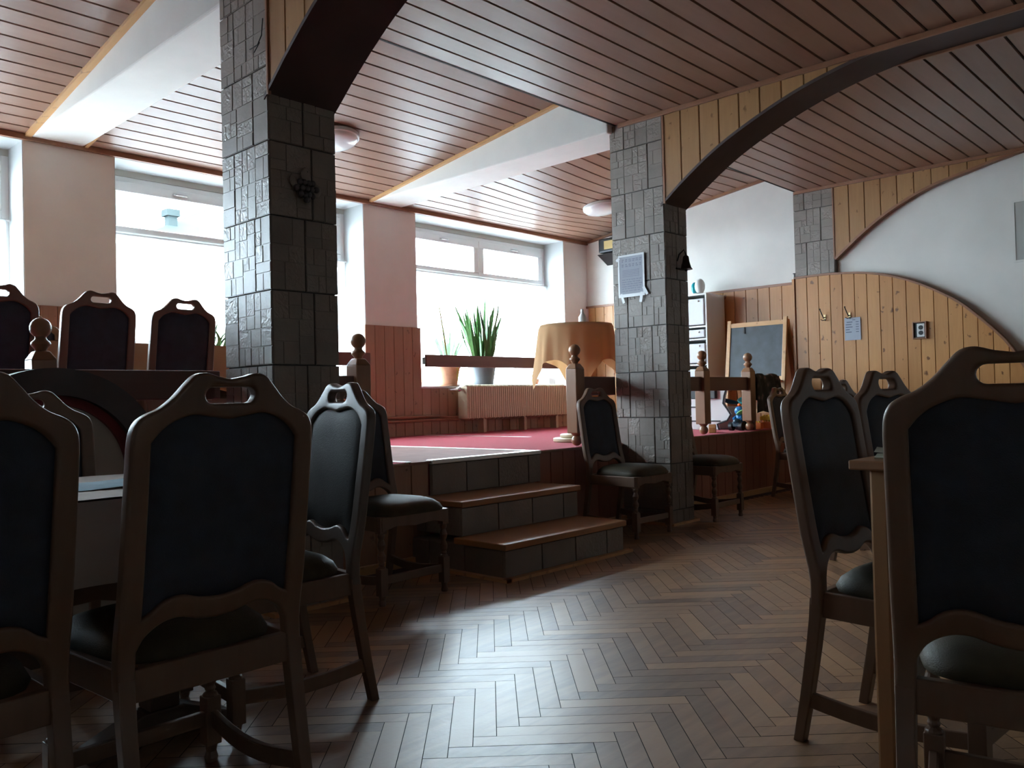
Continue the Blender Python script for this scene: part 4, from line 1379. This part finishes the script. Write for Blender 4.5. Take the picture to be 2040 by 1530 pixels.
q = MB().box(-.14, .14, -.17, -.162, 0, .24).box(-.14, .14, .162, .17, 0, .24).box(-.14, -.132, -.162, .162, 0, .24).box(.132, .14, -.162, .162, 0, .24).box(-.14, .14, -.17, .17, 0, .01)
q.build('box_body', M['card'], bxx)
for i, (x, y, z, a, mt, lab) in enumerate(((8.16, 4.33, PF + .235, .5, 'teal', 'flat teal toy boat heaped on the cardboard box'), (8.24, 4.55, PF + .24, 2.4, 'navy', 'dark green toy leaf-shaped tray tipped on the cardboard box'))):
    o = MB().lathe([(.02, 0), (.10, .02), (.12, .04), (.11, .045), (.01, .025)], n=18)
    o.v = [(p[0] * 1.15, p[1] * .6, p[2] + p[0] * .3) for p in o.v]
    t = o.build('toy_boat', M[mt], smooth=40, loc=(x, y, z + .03)); t.rotation_euler = (0, 0, a); tag(t, lab, 'toy')

pp = thing('play_panel', 'white wavy-edged play panel with black slots behind the railing posts', 'toy', (7.95, 4.62, PF))
prof = [(.40, 0), (-.10, 0), (-.08, .06), (-.20, .10), (-.24, .16), (-.20, .22), (-.155, .28), (-.17, .36), (-.20, .44), (-.205, .52), (.40, .52)]
prof = [(a, b) for a, b in prof]
q = MB().prism([(y, z) for y, z in resample(prof, .05)], 'x', 0, .05)
q.build('panel_board', M['white'], pp, bevel=.01)
q = MB().tube([(-.01, y - .004, z) for y, z in resample(prof[1:-1], .04, False)], .009, 6)
q.build('edge_strip', M['black'], pp)
MB().box(-.05, 0, -.09, .20, .33, .46).build('black_box', M['black'], pp, bevel=.005)
q = MB().box(-.006, .0, .02, .4, .235, .25).box(-.006, .0, -.12, .4, .085, .10); q.build('slot', M['black'], pp)

ty = thing('toy_quad', 'blue and green plastic toy driver with orange knob on a dark blue quad', 'toy', (7.88, 4.24, PF))
q = MB()
for x, y in ((-.07, -.055), (-.07, .055), (.07, -.055), (.07, .055)):
    w = MB().tube([(x, y - .02, .045), (x, y + .02, .045)], .045, 16); w.build('wheel', M['black'], ty, smooth=40)
MB().box(-.10, .10, -.035, .035, .04, .085).ball((-.06, 0, .09), .05, .04, .035).ball((.06, 0, .085), .05, .04, .03).build('chassis', M['navy'], ty, bevel=.006)
MB().ball((0, 0, .125), .045, .04, .055).tube([(-.02, .03, .14), (-.06, .04, .12)], .014).tube([(-.02, -.03, .14), (-.06, -.04, .12)], .014).build('torso', M['blue'], ty, smooth=50)
MB().ball((0, 0, .20), .052, .05, .05).build('head', M['blue'], ty, smooth=50)
q = MB().ball((0, 0, 0), .075, .05, .022); q.v = [(a - .012, b - .03, c + .185 - b * .5) for a, b, c in q.v]; q.build('brim', M['green'], ty, smooth=50)
MB().ball((0, 0, .262), .018).build('knob', M['orange'], ty, smooth=50)
for i, (x, y, a, b, mt, lab) in enumerate(((8.17, 4.19, .03, .05, 'orange', 'small orange toy block beside the blue toy'),
                                       (8.42, 4.17, .045, .10, 'orange', 'long orange toy block with a row of studs beside the far railing post'))):
    o = thing('toy_block', lab, 'toy', (x, y, PF), 0, 'studded toy blocks')
    MB().box(-a, a, -b, b, 0, .07).build('block_body', M[mt], o, bevel=.004)
    q = MB()
    k = int(b / .03)
    for j in range(-k, k): q.lathe([(.011, .07), (.011, .084)], 0, (j + .5) * .03, 0, 10)
    q.build('stud', M['yellow'], o)
o = thing('toy_block', 'yellow toy block stacked on the long orange one beside the far railing post', 'toy', (8.42, 4.17, PF + .086), 0, 'studded toy blocks')
MB().box(-.045, .045, -.10, .10, 0, .045).build('block_body', M['yellow'], o, bevel=.004)
q = MB()
for j in range(-3, 3): q.lathe([(.011, .045), (.011, .058)], 0, (j + .5) * .03, 0, 10)
q.build('stud', M['yellow'], o)
wb = thing('toy_wedge', 'small brown wooden block tipped beside the white play panel', 'toy', (7.33, 4.24, PF), .5)
MB().prism([(-.08, 0), (.08, 0), (.07, .06), (.0, .085), (-.06, .05)], 'y', -.035, .035).build('block_body', M['tread'], wb, bevel=.006)

def floral():
    m, N, L, b = new_mat('dark_floral')
    tc = N.new('ShaderNodeTexCoord')
    v = N.new('ShaderNodeTexVoronoi'); v.inputs['Scale'].default_value = 14
    L.new(tc.outputs['Object'], v.inputs['Vector'])
    r = N.new('ShaderNodeValToRGB')
    e = r.color_ramp.elements
    e[0].position = 0.1; e[0].color = (0.22, 0.12, 0.10, 1); e[1].position = 0.5; e[1].color = (0.022, 0.024, 0.020, 1)
    n = e.new(.3); n.color = (0.06, 0.05, 0.05, 1)
    L.new(v.outputs['Distance'], r.inputs['Fac']); L.new(r.outputs['Color'], b.inputs['Base Color'])
    b.inputs['Roughness'].default_value = .9
    return m
M['floral'] = floral()
ar = thing('quilt_rack', 'dark floral quilt with red lining hung on a low rack beyond the railing', 'quilt', (8.36, 4.16, PF))
q = MB(); vs = []; fs = []
n = 24; prof = [(-.045, .18), (-.05, .28), (-.05, .42), (-.045, .54), (-.02, .575), (.02, .575), (.045, .54), (.05, .3)]
for i in range(n + 1):
    x = -.33 + .525 * i / n
    for (y, z) in prof: vs.append((x, y + .008 * math.sin(x * 40 + z * 9), z + .01 * math.sin(x * 22)))
m = len(prof)
for i in range(n):
    for j in range(m - 1): fs.append((i * m + j, i * m + j + 1, (i + 1) * m + j + 1, (i + 1) * m + j))
q.add(vs, fs); q.build('quilt_cover', M['floral'], ar, smooth=60)
q = MB(); vs = []; fs = []
for i in range(13):
    x = .195 + .03 * i / 12
    for (y, z) in prof: vs.append((x, y + .008 * math.sin(x * 40 + z * 9), z - .01 + .01 * math.sin(x * 22)))
for i in range(12):
    for j in range(m - 1): fs.append((i * m + j, i * m + j + 1, (i + 1) * m + j + 1, (i + 1) * m + j))
q.add(vs, fs); q.build('lining', M['redlin'], ar, smooth=60)
MB().box(-.36, .24, -.018, .018, .50, .56).box(-.36, -.33, -.02, .02, 0, .50).box(.21, .24, -.02, .02, 0, .50).build('stand', M['darkrail'], ar)

# ------------------------------------------------------------------ things on the walls and pillars
nt = thing('notice', 'printed notice sheet with white border taped on the tiled pillar', 'notice', (5.532, 3.888, 1.97))
q = MB(); q.box(-.003, 0, -.125, .125, -.168, .168); q.build('sheet', M['paper'], nt)
q = MB().box(-.0045, -.003, -.127, -.112, -.17, .17).box(-.0045, -.003, .112, .127, -.17, .17).box(-.0045, -.003, -.112, .112, .155, .17).box(-.0045, -.003, -.112, .112, -.17, -.145)
q.build('border', M['tape'], nt)
q = MB(); random.seed(5)
for k, z in enumerate((.132, .118, .092, .078)):
    for j in range(6):
        y = .09 - .034 * j; q.box(-.004, -.003, y - .022 * (.5 + rnd() * .5), y, z - .004, z + .004)
for z in (.045, .034, .022, .010, -.004):
    q.box(-.004, -.003, -.075, .085, z - .002, z + .002)
for k in range(6):
    z = -.03 - .018 * k
    y = .09
    while y > -.08:
        w = .012 + .03 * rnd(); q.box(-.004, -.003, y - w, y, z - .003, z + .003); y -= w + .01
q.build('print', M['inkpale'], nt)
q = MB()
def tapestrip(y0, z0, y1, z1, w):
    d = Vector((y1 - y0, z1 - z0)).normalized(); nn = Vector((-d.y, d.x)) * w
    q.add([(-.006, y0 - nn.x, z0 - nn.y), (-.006, y0 + nn.x, z0 + nn.y), (-.006, y1 + nn.x, z1 + nn.y), (-.006, y1 - nn.x, z1 - nn.y)], [(0, 1, 2, 3)])
tapestrip(.10, -.14, .075, -.215, .011); tapestrip(-.10, -.14, -.085, -.22, .013); tapestrip(-.115, -.10, -.15, -.165, .012); tapestrip(.11, .15, .14, .13, .012)
q.build('tape', M['tape'], nt)

pls = thing('price_list', 'small grey price list sheet hanging from the second coat hook', 'paper', (8.832, 3.427, 1.66))
MB().box(-.002, 0, -.083, .083, -.122, .115).build('sheet', M['paper'], pls)
q = MB()
q.box(-.003, -.002, -.03, .0, .087, .093)
for k, (a, b, c) in enumerate(((.06, .0, 1), (.07, .01, 1), (.07, .0, 1), (.07, .03, 1), (.07, .01, 1))):
    z = .068 - .026 * k
    q.box(-.003, -.002, b, a, z - .004, z + .004)
    if c: q.box(-.003, -.002, -.065, -.035, z - .003, z + .003)
q.build('print', M['ink'], pls)
def hook(y, label):
    t = thing('coat_hook', label, 'hook', (8.84, y, 1.80), 0, 'coat hooks on the pine boards')
    MB().box(-.006, 0, -.012, .012, -.035, .03).build('plate', M['brass'], t, bevel=.002)
    q = MB().tube([(-.006, 0, 0), (-.03, 0, -.01), (-.055, .008, .03), (-.075, .02, .08)], [.006, .006, .0055, .005], 8).ball((-.075, .02, .085), .008, n=8, m=6)
    q.tube([(-.006, 0, -.02), (-.03, .012, -.035), (-.04, .03, -.02)], .004, 6).tube([(-.006, 0, -.02), (-.03, -.012, -.035), (-.04, -.03, -.02)], .004, 6)
    q.build('prong', M['iron'], t, smooth=50)
hook(3.722, 'dark metal coat hook without paper on the knotty pine boards')
hook(3.457, 'dark metal coat hook above the price list on the knotty pine boards')
sk = thing('power_socket', 'white double socket in a wooden frame on the knotty pine boards', 'socket', (8.84, 2.765, 1.592))
q = MB().box(-.03, 0, -.066, -.054, -.086, .086).box(-.03, 0, .054, .066, -.086, .086).box(-.03, 0, -.054, .054, .074, .086).box(-.03, 0, -.054, .054, -.086, -.074)
q.build('frame', M['trim'], sk, bevel=.003)
MB().box(-.012, 0, -.054, .054, -.074, .074).build('back', M['black'], sk)
MB().box(-.02, -.012, -.046, .026, -.066, .066).build('plate', M['white'], sk, bevel=.004)
for z in (-.026, .026):
    q = MB().tube([(-.0225, -.012, z), (-.018, -.012, z)], .022, 18); q.build('outlet', M['black'], sk)
eb = thing('meter_cabinet', 'flush grey metal cabinet door on the white wall at the picture edge', 'cabinet', (XR, 1.72, 2.455))
MB().box(-.012, 0, -.21, .21, -.275, .275).build('door', M['boxgrey'], eb, bevel=.004)
MB().box(-.016, -.01, -.225, -.205, -.29, .29).box(-.016, -.01, .205, .225, -.29, .29).box(-.016, -.01, -.205, .205, .27, .29).box(-.016, -.01, -.205, .205, -.29, -.27).build('frame', M['plaster'], eb)
ra = thing('radio', 'small black radio with gold grille on a wall bracket near the window corner', 'radio', (9.06, 6.66, 2.93))
MB().box(-.09, .10, -.17, .17, 0, .19).build('radio_body', M['black'], ra, bevel=.02)
MB().box(-.096, -.088, -.15, .07, .04, .15).build('grille', M['gold'], ra)
q = MB().prism([(-.10, -.02), (.12, -.02), (.12, -.14)], 'y', -.18, .18); q.build('bracket', M['iron'], ra)
sp = thing('speaker', 'little black speaker on the corner of the pine dado', 'speaker', (8.99, 4.09, 2.275))
sp.location = (8.90, 4.02, 2.262)
MB().box(-.03, .03, .0, .05, 0, .05).build('speaker_body', M['black'], sp, bevel=.005)
MB().box(-.036, .036, -.006, .056, .05, .058).build('speaker_top', M['black'], sp)
# grape ornament on the first pillar
go = thing('wall_ornament', 'metal grape cluster ornament with leaves on the dark pillar face', 'ornament', (2.313, 3.566, 2.06))
q = MB(); random.seed(3)
for r, n, z in ((.05, 4, .03), (.055, 5, .0), (.045, 4, -.03), (.02, 2, -.055)):
    for k in range(n):
        q.ball(((k - (n - 1) / 2) * r * .5, -.016 - .01 * rnd(), z + .006 * rnd()), .016, n=8, m=6)
q.build('grapes', M['pewter'], go, smooth=60)
for sx, sz, a in ((-.062, .03, .5), (.062, .0, -.3), (0, .075, 0)):
    l = MB().ball((0, 0, 0), .026, .007, .034, 10, 7); l.v = [(sx + p[0] * math.cos(a) - p[2] * math.sin(a), -.012 + p[1], sz + p[0] * math.sin(a) + p[2] * math.cos(a)) for p in l.v]
    l.build('leaf', M['tile'], go, smooth=50)
MB().tube([(0, -.006, .05), (.01, -.014, .09), (.0, -.006, .11)], .005, 6).build('stem', M['iron'], go)
bo = thing('wall_bell', 'small black iron bell on a scrolled bracket on the notice pillar', 'bell', (5.73, 3.566, 2.06))
MB().lathe([(.012, .04), (.022, .03), (.028, -.01), (.04, -.055), (.052, -.07), (.046, -.07)], 0, -.06, 0, 18).build('bell_body', M['iron'], bo, smooth=40)
MB().tube([(-.03, .0, .0), (-.03, -.02, .05), (-.01, -.05, .085), (.0, -.06, .05), (0, -.06, .035)], .006, 8).tube([(-.05, -.004, -.06), (-.01, -.006, -.06)], .008, 6).build('bracket', M['iron'], bo, smooth=50)
MB().ball((0, -.06, -.075), .012, n=8, m=6).build('clapper', M['iron'], bo)
wr = MB().tube([(2.112, 3.585, 2.86), (2.108, 3.592, 2.78), (2.108, 3.63, 2.745), (2.106, 3.70, 2.742)], .0025, 6).tube([(2.108, 3.61, 2.75), (2.106, 3.66, 2.715)], .0022, 6).build('loose_wire', M['black'])
tag(wr, 'thin loose wire hooked on the tiled pillar near the ceiling', 'wire')
